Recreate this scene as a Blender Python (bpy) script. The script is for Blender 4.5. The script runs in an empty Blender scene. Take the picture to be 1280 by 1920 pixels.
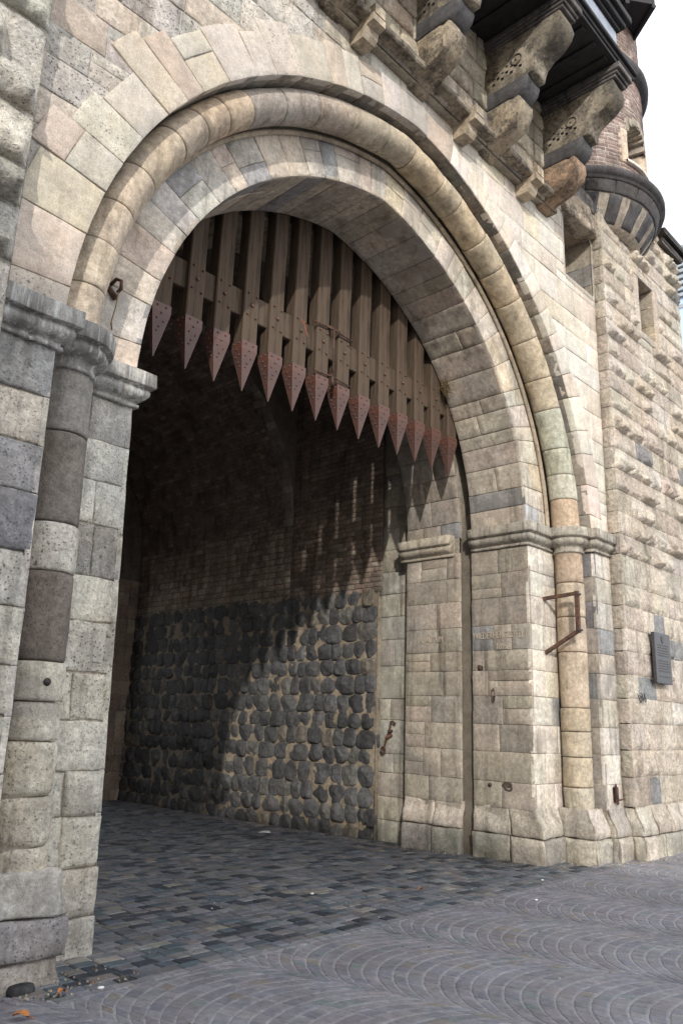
import bpy, math, random
import numpy as np
from mathutils import Vector, Matrix

scene = bpy.context.scene
COL = scene.collection
RAD = math.radians

# ------------------------------------------------------------------ camera
AZ, PITCH, ROLL, FPX = RAD(46.13), RAD(14.96), RAD(1.884), 1477.5
EYE = Vector((0, 0, 1.78))
fw = Vector((math.sin(AZ)*math.cos(PITCH), math.cos(AZ)*math.cos(PITCH), math.sin(PITCH)))
rt = Vector((math.cos(AZ), -math.sin(AZ), 0)); up = rt.cross(fw)
rt2 = rt*math.cos(ROLL)+up*math.sin(ROLL); up2 = -rt*math.sin(ROLL)+up*math.cos(ROLL)
cd = bpy.data.cameras.new('camera'); cam = bpy.data.objects.new('camera', cd); COL.objects.link(cam)
cd.sensor_fit = 'VERTICAL'; cd.sensor_height = 36.0; cd.lens = FPX/1920*36.0
cd.clip_start = .05; cd.clip_end = 5000
M = Matrix((rt2, up2, -fw)).transposed().to_4x4(); M.translation = EYE
cam.matrix_world = M; scene.camera = cam

# ------------------------------------------------------------------ light
SUN_D = Vector((1, 1.02, -.63)).normalized()          # travel direction of sunlight
w = bpy.data.worlds.new('World'); scene.world = w; w.use_nodes = True
nt = w.node_tree; nt.nodes.clear()
wo = nt.nodes.new('ShaderNodeOutputWorld'); bg = nt.nodes.new('ShaderNodeBackground')
sky = nt.nodes.new('ShaderNodeTexSky'); sky.sky_type = 'NISHITA'; sky.sun_disc = False
sky.sun_elevation = math.asin(-SUN_D.z); sky.sun_rotation = math.atan2(-SUN_D.x, -SUN_D.y) % (2*math.pi)
sky.dust_density = 3.0; sky.air_density = 1.0; sky.altitude = 60
cl = nt.nodes.new('ShaderNodeTexNoise'); cl.inputs['Scale'].default_value = 1.6; cl.inputs['Detail'].default_value = 6
tc = nt.nodes.new('ShaderNodeTexCoord'); nt.links.new(tc.outputs['Generated'], cl.inputs['Vector'])
mr = nt.nodes.new('ShaderNodeMapRange'); mr.inputs[1].default_value = .3; mr.inputs[2].default_value = .62
mr.inputs[3].default_value = .55; mr.inputs[4].default_value = .92
nt.links.new(cl.outputs['Fac'], mr.inputs[0])
mx = nt.nodes.new('ShaderNodeMixRGB'); mx.inputs['Color2'].default_value = (9.5, 9.9, 10.5, 1)   # thin bright cloud
nt.links.new(mr.outputs[0], mx.inputs['Fac']); nt.links.new(sky.outputs[0], mx.inputs['Color1'])
nt.links.new(mx.outputs[0], bg.inputs['Color']); bg.inputs['Strength'].default_value = .15
nt.links.new(bg.outputs[0], wo.inputs['Surface'])
sd = bpy.data.lights.new('sun', 'SUN'); sd.energy = 1.95; sd.angle = RAD(.9); sd.color = (1, .965, .91)
sun = bpy.data.objects.new('sun', sd); COL.objects.link(sun)
sun.rotation_euler = SUN_D.to_track_quat('-Z', 'Y').to_euler(); sun.location = (-20, -20, 25)
scene.view_settings.view_transform = 'Standard'; scene.view_settings.look = 'None'
scene.view_settings.gamma = 1; scene.view_settings.exposure = .61

rng = random.Random(7)

# ------------------------------------------------------------------ noise
def _h(ix, iy, iz):
    n = (ix.astype(np.int64)*374761393 + iy.astype(np.int64)*668265263 + iz.astype(np.int64)*2147483647) & 0xffffffff
    n = ((n ^ (n >> 13))*1274126177) & 0xffffffff
    return ((n ^ (n >> 16)) & 0xffff)/65535.0
def vnoise(P):
    P = np.asarray(P, float); I = np.floor(P); F = P-I; F = F*F*(3-2*F); I = I.astype(np.int64)
    r = 0
    for dx in (0, 1):
        for dy in (0, 1):
            for dz in (0, 1):
                wgt = (F[..., 0] if dx else 1-F[..., 0])*(F[..., 1] if dy else 1-F[..., 1])*(F[..., 2] if dz else 1-F[..., 2])
                r = r+wgt*_h(I[..., 0]+dx, I[..., 1]+dy, I[..., 2]+dz)
    return r*2-1
def fbm(P, o=3):
    P = np.asarray(P, float); s = 0; a = 1.; t = 0
    for i in range(o):
        s = s+a*vnoise(P*2**i+i*17.3); t += a; a *= .55
    return s/t
def sstep(a, b, x):
    t = np.clip((x-a)/(b-a), 0, 1); return t*t*(3-2*t)

# ------------------------------------------------------------------ mesh accumulator
class MB:
    def __init__(s): s.V = []; s.C = []; s.Q = []; s.T = []; s.N = []; s.n = 0
    def add(s, v, quads=None, tris=None, col=(.4, .35, .28), pit=0., ngons=None):
        v = np.asarray(v, float).reshape(-1, 3)
        c = np.empty((len(v), 4)); c[:, :3] = col; c[:, 3] = pit
        s.V.append(v); s.C.append(c)
        if quads is not None and len(quads): s.Q.append(np.asarray(quads, int).reshape(-1, 4)+s.n)
        if tris is not None and len(tris): s.T.append(np.asarray(tris, int).reshape(-1, 3)+s.n)
        for g in (ngons or []): s.N.append([i+s.n for i in g])
        s.n += len(v)
    def box(s, a, b, col=(.4, .35, .28), pit=0., c=0.):
        (x0, y0, z0), (x1, y1, z1) = a, b
        if x0 > x1: x0, x1 = x1, x0
        if y0 > y1: y0, y1 = y1, y0
        if z0 > z1: z0, z1 = z1, z0
        if c <= 0:
            v = [(x, y, z) for x in (x0, x1) for y in (y0, y1) for z in (z0, z1)]
            q = [(0, 1, 3, 2), (4, 6, 7, 5), (0, 4, 5, 1), (2, 3, 7, 6), (0, 2, 6, 4), (1, 5, 7, 3)]
            s.add(v, q, col=col, pit=pit); return
        v = []
        idx = {}
        for i, x in enumerate((x0, x1)):
            for j, y in enumerate((y0, y1)):
                for k, z in enumerate((z0, z1)):
                    sx, sy, sz = (1 if i == 0 else -1), (1 if j == 0 else -1), (1 if k == 0 else -1)
                    for ax in range(3):
                        p = [x+sx*c, y+sy*c, z+sz*c]; p[ax] = (x, y, z)[ax]
                        idx[(i, j, k, ax)] = len(v); v.append(p)
        q = []; t = []
        for ax in range(3):
            o1, o2 = [a_ for a_ in range(3) if a_ != ax]
            for e in (0, 1):
                f = []
                for (m, n) in ((0, 0), (1, 0), (1, 1), (0, 1)):
                    key = [0, 0, 0]; key[ax] = e; key[o1] = m; key[o2] = n
                    f.append(idx[tuple(key)+(ax,)])
                if (e == 0) == (ax != 1): f = f[::-1]
                q.append(f)
        for ax in range(3):
            o1, o2 = [a_ for a_ in range(3) if a_ != ax]
            for m in (0, 1):
                for n in (0, 1):
                    k0 = [0, 0, 0]; k1 = [0, 0, 0]; k0[ax] = 0; k1[ax] = 1
                    for k_ in (k0, k1): k_[o1] = m; k_[o2] = n
                    q.append((idx[tuple(k0)+(o1,)], idx[tuple(k1)+(o1,)], idx[tuple(k1)+(o2,)], idx[tuple(k0)+(o2,)]))
        for i in (0, 1):
            for j in (0, 1):
                for k in (0, 1): t.append([idx[(i, j, k, ax)] for ax in range(3)])
        s.add(v, q, t, col=col, pit=pit)
    def prism(s, prof, f0, f1, col=(.4, .35, .28), pit=0.):
        """extrude closed 2-D profile between maps f0,f1 : (a,b)->xyz"""
        n = len(prof); v = [f0(a, b) for a, b in prof]+[f1(a, b) for a, b in prof]
        q = [(i, (i+1) % n, n+(i+1) % n, n+i) for i in range(n)]
        s.add(v, q, col=col, pit=pit, ngons=[list(range(n))[::-1], list(range(n, 2*n))])
    def lathe(s, prof, c, a0=0., a1=2*math.pi, n=24, col=(.4, .35, .28), pit=0., noise=0.):
        closed = abs(a1-a0-2*math.pi) < 1e-6
        m = n if closed else n+1
        A = a0+(a1-a0)*np.arange(m)/n
        v = []
        for r, z in prof:
            P = np.stack([c[0]+r*np.cos(A), c[1]+r*np.sin(A), np.full(m, z+c[2])], 1)
            if noise:
                d = fbm(P*7)*noise; P[:, 0] += d*np.cos(A); P[:, 1] += d*np.sin(A)
            v.append(P)
        q = []
        for k in range(len(prof)-1):
            for i in range(n):
                j = (i+1) % m; q.append((k*m+i, k*m+j, (k+1)*m+j, (k+1)*m+i))
        s.add(np.concatenate(v), q, col=col, pit=pit)
    def tube(s, pts, r, n=8, col=(.1, .06, .04), caps=True):
        pts = [Vector(p) for p in pts]; v = []; q = []
        rr = r if isinstance(r, (list, tuple)) else [r]*len(pts)
        prev = None
        for i, p in enumerate(pts):
            d = (pts[min(i+1, len(pts)-1)]-pts[max(i-1, 0)]).normalized()
            if prev is None:
                a = d.cross(Vector((0, 0, 1)))
                if a.length < .01: a = d.cross(Vector((1, 0, 0)))
                a.normalize()
            else: a = (prev-d*prev.dot(d)).normalized()
            b = d.cross(a); prev = a
            for k in range(n):
                t = 2*math.pi*k/n; v.append(p+(a*math.cos(t)+b*math.sin(t))*rr[i])
        for i in range(len(pts)-1):
            for k in range(n): q.append((i*n+k, i*n+(k+1) % n, (i+1)*n+(k+1) % n, (i+1)*n+k))
        s.add([tuple(x) for x in v], q, col=col, ngons=[list(range(n))[::-1], list(range((len(pts)-1)*n, len(pts)*n))] if caps else None)
    def build(s, name, m, parent=None, smooth=True, kind=None, loc=None):
        V = np.concatenate(s.V) if s.V else np.zeros((0, 3)); C = np.concatenate(s.C)
        if loc is not None: V = V-np.array(loc)
        me = bpy.data.meshes.new(name)
        Q = np.concatenate(s.Q) if s.Q else np.zeros((0, 4), int); T = np.concatenate(s.T) if s.T else np.zeros((0, 3), int)
        nl = Q.size+T.size+sum(len(g) for g in s.N); nf = len(Q)+len(T)+len(s.N)
        li = np.concatenate([Q.ravel(), T.ravel()]+[np.array(g) for g in s.N]).astype(np.int32)
        cnt = np.concatenate([np.full(len(Q), 4), np.full(len(T), 3), np.array([len(g) for g in s.N], int)]).astype(np.int32)
        me.vertices.add(len(V)); me.vertices.foreach_set('co', V.ravel())
        me.loops.add(nl); me.loops.foreach_set('vertex_index', li)
        me.polygons.add(nf); me.polygons.foreach_set('loop_start', np.concatenate([[0], np.cumsum(cnt)[:-1]]).astype(np.int32))
        me.polygons.foreach_set('use_smooth', np.full(nf, smooth))
        me.update(calc_edges=True); me.validate()
        at = me.color_attributes.new('Col', 'FLOAT_COLOR', 'POINT')
        at.data.foreach_set('color', C.astype(np.float32).ravel())
        me.materials.append(m)
        o = bpy.data.objects.new(name, me); COL.objects.link(o)
        if parent is not None: o.parent = parent
        if loc is not None: o.location = loc
        if kind: o['kind'] = kind
        return o

def tag(o, label, cat, group=None):
    o['label'] = label; o['category'] = cat
    if group: o['group'] = group
    return o
def thing(name, label, cat, loc=(0, 0, 0), group=None):
    o = bpy.data.objects.new(name, None); COL.objects.link(o); o.location = loc
    return tag(o, label, cat, group)

# ------------------------------------------------------------------ materials
def base_mat(name):
    m = bpy.data.materials.new(name); m.use_nodes = True; n = m.node_tree; n.nodes.clear()
    out = n.nodes.new('ShaderNodeOutputMaterial'); b = n.nodes.new('ShaderNodeBsdfPrincipled')
    n.links.new(b.outputs[0], out.inputs[0]); return m, n, b
def nd(n, t, **kw):
    x = n.nodes.new(t)
    for k, v in kw.items():
        if k.startswith('i_'): x.inputs[k[2:].replace('_', ' ')].default_value = v
        else: setattr(x, k, v)
    return x
def noise(n, vec, sc, det=4, rough=.55):
    x = nd(n, 'ShaderNodeTexNoise', i_Scale=sc, i_Detail=det, i_Roughness=rough); n.links.new(vec, x.inputs['Vector']); return x.outputs['Fac']
def rng_map(n, v, a, b, c, d):
    x = n.nodes.new('ShaderNodeMapRange'); x.inputs[1].default_value = a; x.inputs[2].default_value = b
    x.inputs[3].default_value = c; x.inputs[4].default_value = d; n.links.new(v, x.inputs[0]); return x.outputs[0]
def mixc(n, fac, a, b, mode='MIX'):
    x = n.nodes.new('ShaderNodeMixRGB'); x.blend_type = mode
    for s_, v in ((0, fac), (1, a), (2, b)):
        if isinstance(v, (tuple, list)): x.inputs[s_].default_value = (*v, 1) if len(v) == 3 else v
        elif isinstance(v, (int, float)): x.inputs[s_].default_value = v
        else: n.links.new(v, x.inputs[s_])
    return x.outputs[0]
def math_(n, op, a, b=0.):
    x = n.nodes.new('ShaderNodeMath'); x.operation = op
    for i, v in enumerate((a, b)):
        if isinstance(v, (int, float)): x.inputs[i].default_value = v
        else: n.links.new(v, x.inputs[i])
    return x.outputs[0]

def stone_mat(name, stain=.55, stain_col=(.10, .095, .09), bump=.5, rough=.92, fine=70, mottle=.26, streak=0., spec=.25, stain_lo=.47, stain_sc=1.5, grime=.8, dust=0, rocky=0):
    m, n, b = base_mat(name)
    tcn = nd(n, 'ShaderNodeTexCoord'); vec = tcn.outputs['Object']
    at = nd(n, 'ShaderNodeVertexColor', layer_name='Col')
    n1 = noise(n, vec, 3.2, 8, .62); n2 = noise(n, vec, 17, 6, .65); n3 = noise(n, vec, fine, 4, .7); n4 = noise(n, vec, stain_sc, 9, .7)
    c = mixc(n, 1., at.outputs['Color'], rng_rgb(n, n1, 1-mottle, 1+mottle), 'MULTIPLY')
    c = mixc(n, 1., c, rng_rgb(n, n2, 1-mottle*1.25, 1+mottle*1.25), 'MULTIPLY')
    c = mixc(n, 1., c, rng_rgb(n, n3, .72, 1.28), 'MULTIPLY')
    # warm / cool drift of the natural stone
    n5 = noise(n, vec, 2.3, 5, .6); c = mixc(n, rng_map(n, n5, .42, .7, 0, .45), c, mixc(n, 1., c, (1.08, .99, .87), 'MULTIPLY'))
    # black / grey crust
    st = math_(n, 'MULTIPLY', rng_map(n, n4, stain_lo+.05, stain_lo+.11, 0, 1), rng_map(n, n2, .36, .58, .25, 1))
    c = mixc(n, math_(n, 'MULTIPLY', st, stain), c, mixc(n, .8, c, stain_col))
    if grime:
        mpg = nd(n, 'ShaderNodeMapping'); mpg.inputs['Scale'].default_value = (5.5, 5.5, .55); n.links.new(vec, mpg.inputs['Vector'])
        gk = noise(n, mpg.outputs[0], 1., 7, .62)
        c = mixc(n, math_(n, 'MULTIPLY', rng_map(n, gk, .52, .68, 0, 1), grime), c, mixc(n, 1., c, (.50, .485, .47), 'MULTIPLY'))
    if streak:
        mp = nd(n, 'ShaderNodeMapping'); mp.inputs['Scale'].default_value = (26, 26, 1.4); n.links.new(vec, mp.inputs['Vector'])
        sk = noise(n, mp.outputs[0], 1., 4, .6); c = mixc(n, math_(n, 'MULTIPLY', rng_map(n, sk, .54, .66, 0, 1), streak), c, (.62, .62, .6))
        sk2 = noise(n, mp.outputs[0], .6, 3, .6); c = mixc(n, math_(n, 'MULTIPLY', rng_map(n, sk2, .52, .7, 0, 1), .6), c, (.06, .058, .055))
    # pits
    vo = nd(n, 'ShaderNodeTexVoronoi', i_Scale=34.); n.links.new(vec, vo.inputs['Vector'])
    wob = math_(n, 'ADD', vo.outputs['Distance'], math_(n, 'MULTIPLY', n2, .35))
    pit = math_(n, 'MULTIPLY', rng_map(n, wob, .33, .44, 1, 0), rng_map(n, n1, .36, .54, .0, 1))
    vo2 = nd(n, 'ShaderNodeTexVoronoi', i_Scale=15.); n.links.new(vec, vo2.inputs['Vector'])
    pit2 = rng_map(n, math_(n, 'ADD', vo2.outputs['Distance'], math_(n, 'MULTIPLY', n2, .5)), .33, .42, 1, 0)
    pit = math_(n, 'MAXIMUM', pit, pit2)
    pit = math_(n, 'MULTIPLY', pit, at.outputs['Alpha'])
    c = mixc(n, math_(n, 'MULTIPLY', pit, .9), c, mixc(n, .62, c, (.06, .053, .045)))
    if dust:
        d1 = noise(n, vec, .55, 4, .6); d2 = noise(n, vec, 38, 5, .7)
        c = mixc(n, math_(n, 'MULTIPLY', rng_map(n, d1, .60, .70, 0, 1), rng_map(n, d2, .52, .62, 0, dust)), c, (.42, .42, .43))
        d3 = noise(n, vec, .9, 6, .65); c = mixc(n, rng_map(n, d3, .45, .7, 0, .55), c, mixc(n, 1., c, (.68, .68, .69), 'MULTIPLY'))
        d4 = noise(n, vec, 2.1, 5, .6); c = mixc(n, rng_map(n, d4, .55, .75, 0, .4), c, (.20, .185, .165))
    n.links.new(c, b.inputs['Base Color']); b.inputs['Roughness'].default_value = rough
    b.inputs['Specular IOR Level'].default_value = spec
    hgt = math_(n, 'ADD', math_(n, 'MULTIPLY', n2, .6), math_(n, 'MULTIPLY', n3, .35))
    hgt = math_(n, 'SUBTRACT', hgt, math_(n, 'MULTIPLY', pit, .7))
    if rocky:
        vr = nd(n, 'ShaderNodeTexVoronoi', i_Scale=11.); vr.distance = 'CHEBYCHEV'; n.links.new(vec, vr.inputs['Vector'])
        nr_ = noise(n, vec, 9, 6, .7); rk = math_(n, 'ABSOLUTE', math_(n, 'SUBTRACT', nr_, .5))
        hgt = math_(n, 'ADD', hgt, math_(n, 'ADD', math_(n, 'MULTIPLY', vr.outputs['Distance'], .9), math_(n, 'MULTIPLY', rk, 3.)))
    bp = nd(n, 'ShaderNodeBump', i_Strength=bump, i_Distance=.02); n.links.new(hgt, bp.inputs['Height']); n.links.new(bp.outputs[0], b.inputs['Normal'])
    return m
def rng_rgb(n, v, lo, hi):
    x = nd(n, 'ShaderNodeMapRange'); x.inputs[1].default_value = .28; x.inputs[2].default_value = .72
    x.inputs[3].default_value = lo; x.inputs[4].default_value = hi; n.links.new(v, x.inputs[0]); return x.outputs[0]
def simple_mat(name, col, rough=.6, metal=0., var=.3, sc=9, bump=.15, col2=None, lo=.45, hi=.65, scale3=(1, 1, 1), spec=.4):
    m, n, b = base_mat(name); tcn = nd(n, 'ShaderNodeTexCoord')
    mp = nd(n, 'ShaderNodeMapping'); mp.inputs['Scale'].default_value = scale3; n.links.new(tcn.outputs['Object'], mp.inputs['Vector'])
    v = noise(n, mp.outputs[0], sc, 6, .6); v2 = noise(n, mp.outputs[0], sc*6, 4, .6)
    c = mixc(n, 1., col, rng_rgb(n, v, 1-var, 1+var), 'MULTIPLY'); c = mixc(n, 1., c, rng_rgb(n, v2, 1-var*.6, 1+var*.6), 'MULTIPLY')
    if col2: c = mixc(n, rng_map(n, v, lo, hi, 0, 1), c, col2)
    n.links.new(c, b.inputs['Base Color']); b.inputs['Roughness'].default_value = rough; b.inputs['Metallic'].default_value = metal
    b.inputs['Specular IOR Level'].default_value = spec
    if bump:
        bp = nd(n, 'ShaderNodeBump', i_Strength=bump, i_Distance=.01); n.links.new(v2, bp.inputs['Height']); n.links.new(bp.outputs[0], b.inputs['Normal'])
    return m

M_ash = stone_mat('ashlar', stain=.5, bump=.45)
M_rough = stone_mat('rough_ashlar', stain=.45, bump=.9, fine=45)
M_pale = stone_mat('pale_ashlar', stain=.3, bump=.3, mottle=.15, grime=.35, stain_lo=.52)
M_rock = stone_mat('rock_faced', stain=.4, bump=1., fine=45, rocky=1.)
M_dress = stone_mat('dressed_stone', stain=.4, bump=.35, mottle=.28, stain_lo=.52)
M_dark = stone_mat('dark_moulding', stain=.7, bump=.5, streak=.0, stain_lo=.5)
M_impost = stone_mat('weathered_impost', stain=.6, bump=.5, streak=.55)
M_impost_r = stone_mat('pale_impost', stain=.5, bump=.5, streak=.15)
M_corbel = stone_mat('carved_corbel', stain=1., bump=1., stain_sc=3.2, stain_lo=.42, grime=.9, stain_col=(.035, .034, .033))
M_basalt = stone_mat('basalt', stain=.2, bump=.9, mottle=.4, rough=.75, spec=.4)
M_brick = stone_mat('vault_brick', stain=.6, bump=.6, stain_col=(.04, .035, .03))
M_sett = stone_mat('setts', grime=0, dust=.8, stain=.2, bump=.3, mottle=.22, stain_sc=.7, rough=.62, spec=.45, fine=120)
M_wood = simple_mat('old_oak', (.070, .046, .029), .85, var=.65, sc=2.2, col2=(.088, .062, .042), scale3=(7, 7, .45), bump=.4)
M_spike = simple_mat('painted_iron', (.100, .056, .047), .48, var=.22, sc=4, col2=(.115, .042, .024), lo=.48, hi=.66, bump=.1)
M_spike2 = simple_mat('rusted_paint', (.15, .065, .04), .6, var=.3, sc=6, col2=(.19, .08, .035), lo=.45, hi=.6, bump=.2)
M_rust = simple_mat('rusty_iron', (.075, .042, .032), .8, var=.5, sc=14, col2=(.13, .06, .03), bump=.4)
M_iron = simple_mat('dark_iron', (.05, .045, .042), .55, var=.3, sc=10, bump=.2)
M_bolt = simple_mat('bolt_iron', (.13, .065, .045), .6, var=.3, sc=30)
M_lead = simple_mat('lead_sheet', (.30, .33, .39), .6, var=.18, sc=3, bump=.1)
M_blk = simple_mat('black_timber', (.022, .021, .022), .75, var=.4, sc=6, bump=.3)
M_core = simple_mat('rubble_core', (.16, .135, .105), .95, var=.3, sc=5, bump=.5)
M_plaque = simple_mat('bronze_plaque', (.06, .058, .062), .45, metal=.3, var=.2, sc=12, bump=.1)
M_letter = simple_mat('letter_stone', (.41, .345, .27), .9, var=.25, sc=40)
M_leaf = simple_mat('dry_leaf', (.42, .16, .05), .8, var=.3, sc=30, bump=.1)
M_paper = simple_mat('paper', (.75, .75, .73), .8, var=.1, sc=20, bump=.05)
M_straw = simple_mat('dry_straw', (.20, .14, .06), .9, var=.4, sc=30, bump=0)
M_cord = simple_mat('orange_cord', (.45, .10, .05), .7, var=.1, sc=20, bump=0)
M_glass = simple_mat('facade_glass', (.42, .55, .78), .25, var=.08, sc=.2, bump=0)
M_gframe = simple_mat('facade_frame', (.30, .33, .36), .5, var=.1, sc=1, bump=0)
M_scrib = simple_mat('marker_paint', (.05, .05, .05), .7, var=.1, sc=20, bump=0)

# ------------------------------------------------------------------ palettes (linear albedo, pit amount, weight)
BEIGE = [((.47, .385, .285), .15, 5), ((.53, .46, .36), .1, 4), ((.43, .335, .225), .1, 3), ((.50, .385, .29), .1, 2), ((.34, .31, .275), .25, 2), ((.22, .21, .20), .15, 1), ((.55, .49, .40), .3, 3)]
RIGHTP = [((.56, .50, .415), .1, 5), ((.62, .57, .49), .1, 5), ((.52, .43, .335), .1, 2), ((.58, .49, .395), .1, 2), ((.24, .235, .23), .05, .35), ((.58, .50, .36), .1, .6)]
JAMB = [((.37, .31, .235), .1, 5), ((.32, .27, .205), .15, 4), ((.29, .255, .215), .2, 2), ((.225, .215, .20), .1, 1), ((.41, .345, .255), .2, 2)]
TUFF = [((.44, .41, .36), .85, 5), ((.50, .45, .385), .9, 4), ((.37, .355, .33), .8, 3), ((.47, .375, .275), .15, 3), ((.33, .32, .31), .4, 1.5), ((.48, .42, .34), .6, 2)]
LEFTJ = [((.50, .45, .37), .55, 5), ((.45, .41, .345), .6, 4), ((.30, .285, .265), .6, 1.6), ((.53, .48, .40), .35, 3)]
RUST_L = [((.53, .49, .41), .75, 5), ((.46, .43, .37), .8, 3), ((.56, .51, .42), .6, 2)]
RUST_R = [((.50, .42, .325), .4, 5), ((.53, .46, .37), .3, 4), ((.46, .37, .275), .4, 3), ((.25, .245, .24), .1, .8), ((.56, .51, .44), .2, 2)]
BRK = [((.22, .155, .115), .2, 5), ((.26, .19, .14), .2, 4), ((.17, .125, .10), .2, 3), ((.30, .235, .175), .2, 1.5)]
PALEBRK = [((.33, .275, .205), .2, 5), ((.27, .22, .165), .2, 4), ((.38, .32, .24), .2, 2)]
def pick(pal, r=rng, j=.07, blend=True):
    t = r.random()*sum(p[2] for p in pal)
    for c, pit, wgt in pal:
        t -= wgt
        if t <= 0: break
    k = 1+r.uniform(-j, j)*1.6
    g = .3*c[0]+.59*c[1]+.11*c[2]; c = tuple(g+(x-g)*.75 for x in c) if blend else c
    if blend and wgt >= 1.6 and len(pal) > 3:                              # ordinary stones keep close to one quarry
        W_ = sum(p[2] for p in pal); mean = [sum(p[0][i]*p[2] for p in pal)/W_ for i in range(3)]; gm = .3*mean[0]+.59*mean[1]+.11*mean[2]
        c = tuple(.62*c[i]+.38*(gm+(mean[i]-gm)*.9) for i in range(3))
    return tuple(max(.01, x*k*(1+r.uniform(-j, j)*.35)) for x in c), pit*r.choice([.25, .5, 1., 1.3, 1.6])

# ------------------------------------------------------------------ stones
def stone(mb, fmap, u0, u1, v0, v1, su=1., sv=1., col=(.4, .35, .3), pit=0., gap=.0035, edge=.006, cell=.09, amp=.005, depth=.05,
          boss=0., tilt=.003, clamp=None, g=None, lift=0., jit=.006, r=rng, wob=0.):
    U = abs(u1-u0)*su; Vv = abs(v1-v0)*sv
    gl, gr, gb, gt = g if g else (gap,)*4
    e = min(edge, U*.2, Vv*.2)
    if U < 3*gap or Vv < 3*gap: return
    nu = max(1, int(round(U/cell))); nv = max(1, int(round(Vv/cell)))
    ua = np.concatenate([[gl], np.linspace(gl+e, U-gr-e, nu+1), [U-gr]])
    va = np.concatenate([[gb], np.linspace(gb+e, Vv-gt-e, nv+1), [Vv-gt]])
    ug, vg = np.meshgrid(ua, va, indexing='ij'); a, b_ = ug.shape
    du = np.minimum(ug, U-ug); dv = np.minimum(vg, Vv-vg); dm = np.minimum(du, dv)
    uu = u0+(u1-u0)*ug/U; vv = v0+(v1-v0)*vg/Vv
    inside = None
    P0 = fmap(uu, vv, np.zeros_like(uu))
    off = np.array([r.uniform(-50, 50) for _ in range(3)])
    if jit:
        j1 = vnoise(P0*9+off)*jit; j2 = vnoise(P0*9+off+31)*jit
        fl = (ug > .001) & (ug < U-.001) if g and (gl == 0 or gr == 0) else np.ones_like(ug, bool)
        uu = uu+np.where(fl, j1, 0)/su*(1 if u1 > u0 else -1); vv = vv+j2/sv*(1 if v1 > v0 else -1)
    wv = lift+amp*1.6*fbm(P0*4+off, 3)+r.uniform(-tilt, tilt)*(ug/U-.5)*2+r.uniform(-tilt, tilt)*(vg/Vv-.5)*2+r.uniform(-tilt, tilt)*.7
    if boss:
        k = sstep(.0, .06, du-.025)*sstep(.0, .015, vg-.016)*sstep(0, .75*Vv, (Vv-vg)-.01)
        nb = 1.2*fbm(P0*7+off, 2)-1.1*np.abs(fbm(P0*13+off, 3))+.25
        wv = wv+boss*k*(.85+1.0*nb+.35*(1-vg/Vv))
    if wob: wv = wv+wob*fbm(P0*2.2+off, 3)
    bd = np.zeros_like(ug, bool); bd[0] = bd[-1] = True; bd[:, 0] = bd[:, -1] = True
    wv = wv-np.where(bd, e*.6, 0)
    if clamp is not None:
        uu, vv, inside = clamp(uu, vv); wv = np.where(inside, -.02, wv)
    P = fmap(uu, vv, wv)
    I = np.arange(a*b_).reshape(a, b_)
    q = np.stack([I[:-1, :-1], I[1:, :-1], I[1:, 1:], I[:-1, 1:]], -1).reshape(-1, 4)
    ring = np.concatenate([I[:, 0], I[-1, 1:], I[-2::-1, -1], I[0, -2:0:-1]])
    PB = fmap(uu.ravel()[ring], vv.ravel()[ring], np.full(len(ring), -depth))
    n = len(ring); k = np.arange(n); sk = np.stack([ring, a*b_+k, a*b_+(k+1) % n, ring[(k+1) % n]], -1)
    q = np.concatenate([q, sk])
    if inside is not None:
        ins = np.concatenate([inside.ravel(), inside.ravel()[ring]])
        q = q[~ins[q].all(1)]
        if len(q) == 0: return
    mb.add(np.concatenate([P.reshape(-1, 3), PB.reshape(-1, 3)]), q, col=col, pit=pit)

def cuts(a, b, lo, hi, r=rng):
    out = [a]
    while out[-1] < b-1e-6:
        L = r.uniform(lo, hi)
        if b-out[-1]-L < lo*.7: L = b-out[-1] if b-out[-1] < hi*1.25 else (b-out[-1])*.5
        out.append(out[-1]+L)
    out[-1] = b
    return out
def ashlar(mb, fmap, u0, u1, vb, lmin, lmax, pal, su=1., split=.0, g_ends=(True, True), r=rng, patch=0., **kw):
    """coursed masonry; vb = list of course boundaries; u in map units (su metres per unit)"""
    for k in range(len(vb)-1):
        ub = cuts(u0, u1, lmin/su, lmax/su, r)
        for i in range(len(ub)-1):
            gp = kw.get('gap', .0035)
            gg = (0 if (i == 0 and not g_ends[0]) else gp, 0 if (i == len(ub)-2 and not g_ends[1]) else gp, gp, gp)
            kk = dict(kw)
            vs = [vb[k], vb[k+1]]
            if split and r.random() < split and (ub[i+1]-ub[i])*su > .25:
                vs = [vb[k], vb[k]+(vb[k+1]-vb[k])*r.uniform(.38, .62), vb[k+1]]
            for j in range(len(vs)-1):
                c, p = pick(pal, r)
                kb = dict(kk)
                if kb.get('boss'): kb['boss'] = kb['boss']*r.choice([.05, .3, .6, .9, 1., 1.35])
                stone(mb, fmap, ub[i], ub[i+1], vs[j], vs[j+1], su=su, col=c, pit=p, g=gg, r=r, **kb)

MORT = (.33, .29, .235)
def sheet(mb, fmap, ua, va, w=-.014, col=MORT, keep=None):
    ug, vg = np.meshgrid(np.asarray(ua, float), np.asarray(va, float), indexing='ij'); a, b = ug.shape
    P = fmap(ug, vg, np.full(ug.shape, w)); I = np.arange(a*b).reshape(a, b)
    q = np.stack([I[:-1, :-1], I[1:, :-1], I[1:, 1:], I[:-1, 1:]], -1).reshape(-1, 4)
    if keep is not None:
        cu = (ug[:-1, :-1]+ug[1:, 1:])/2; cv = (vg[:-1, :-1]+vg[1:, 1:])/2; q = q[keep(cu, cv).ravel()]
    mb.add(P.reshape(-1, 3), q, col=col)

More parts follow.
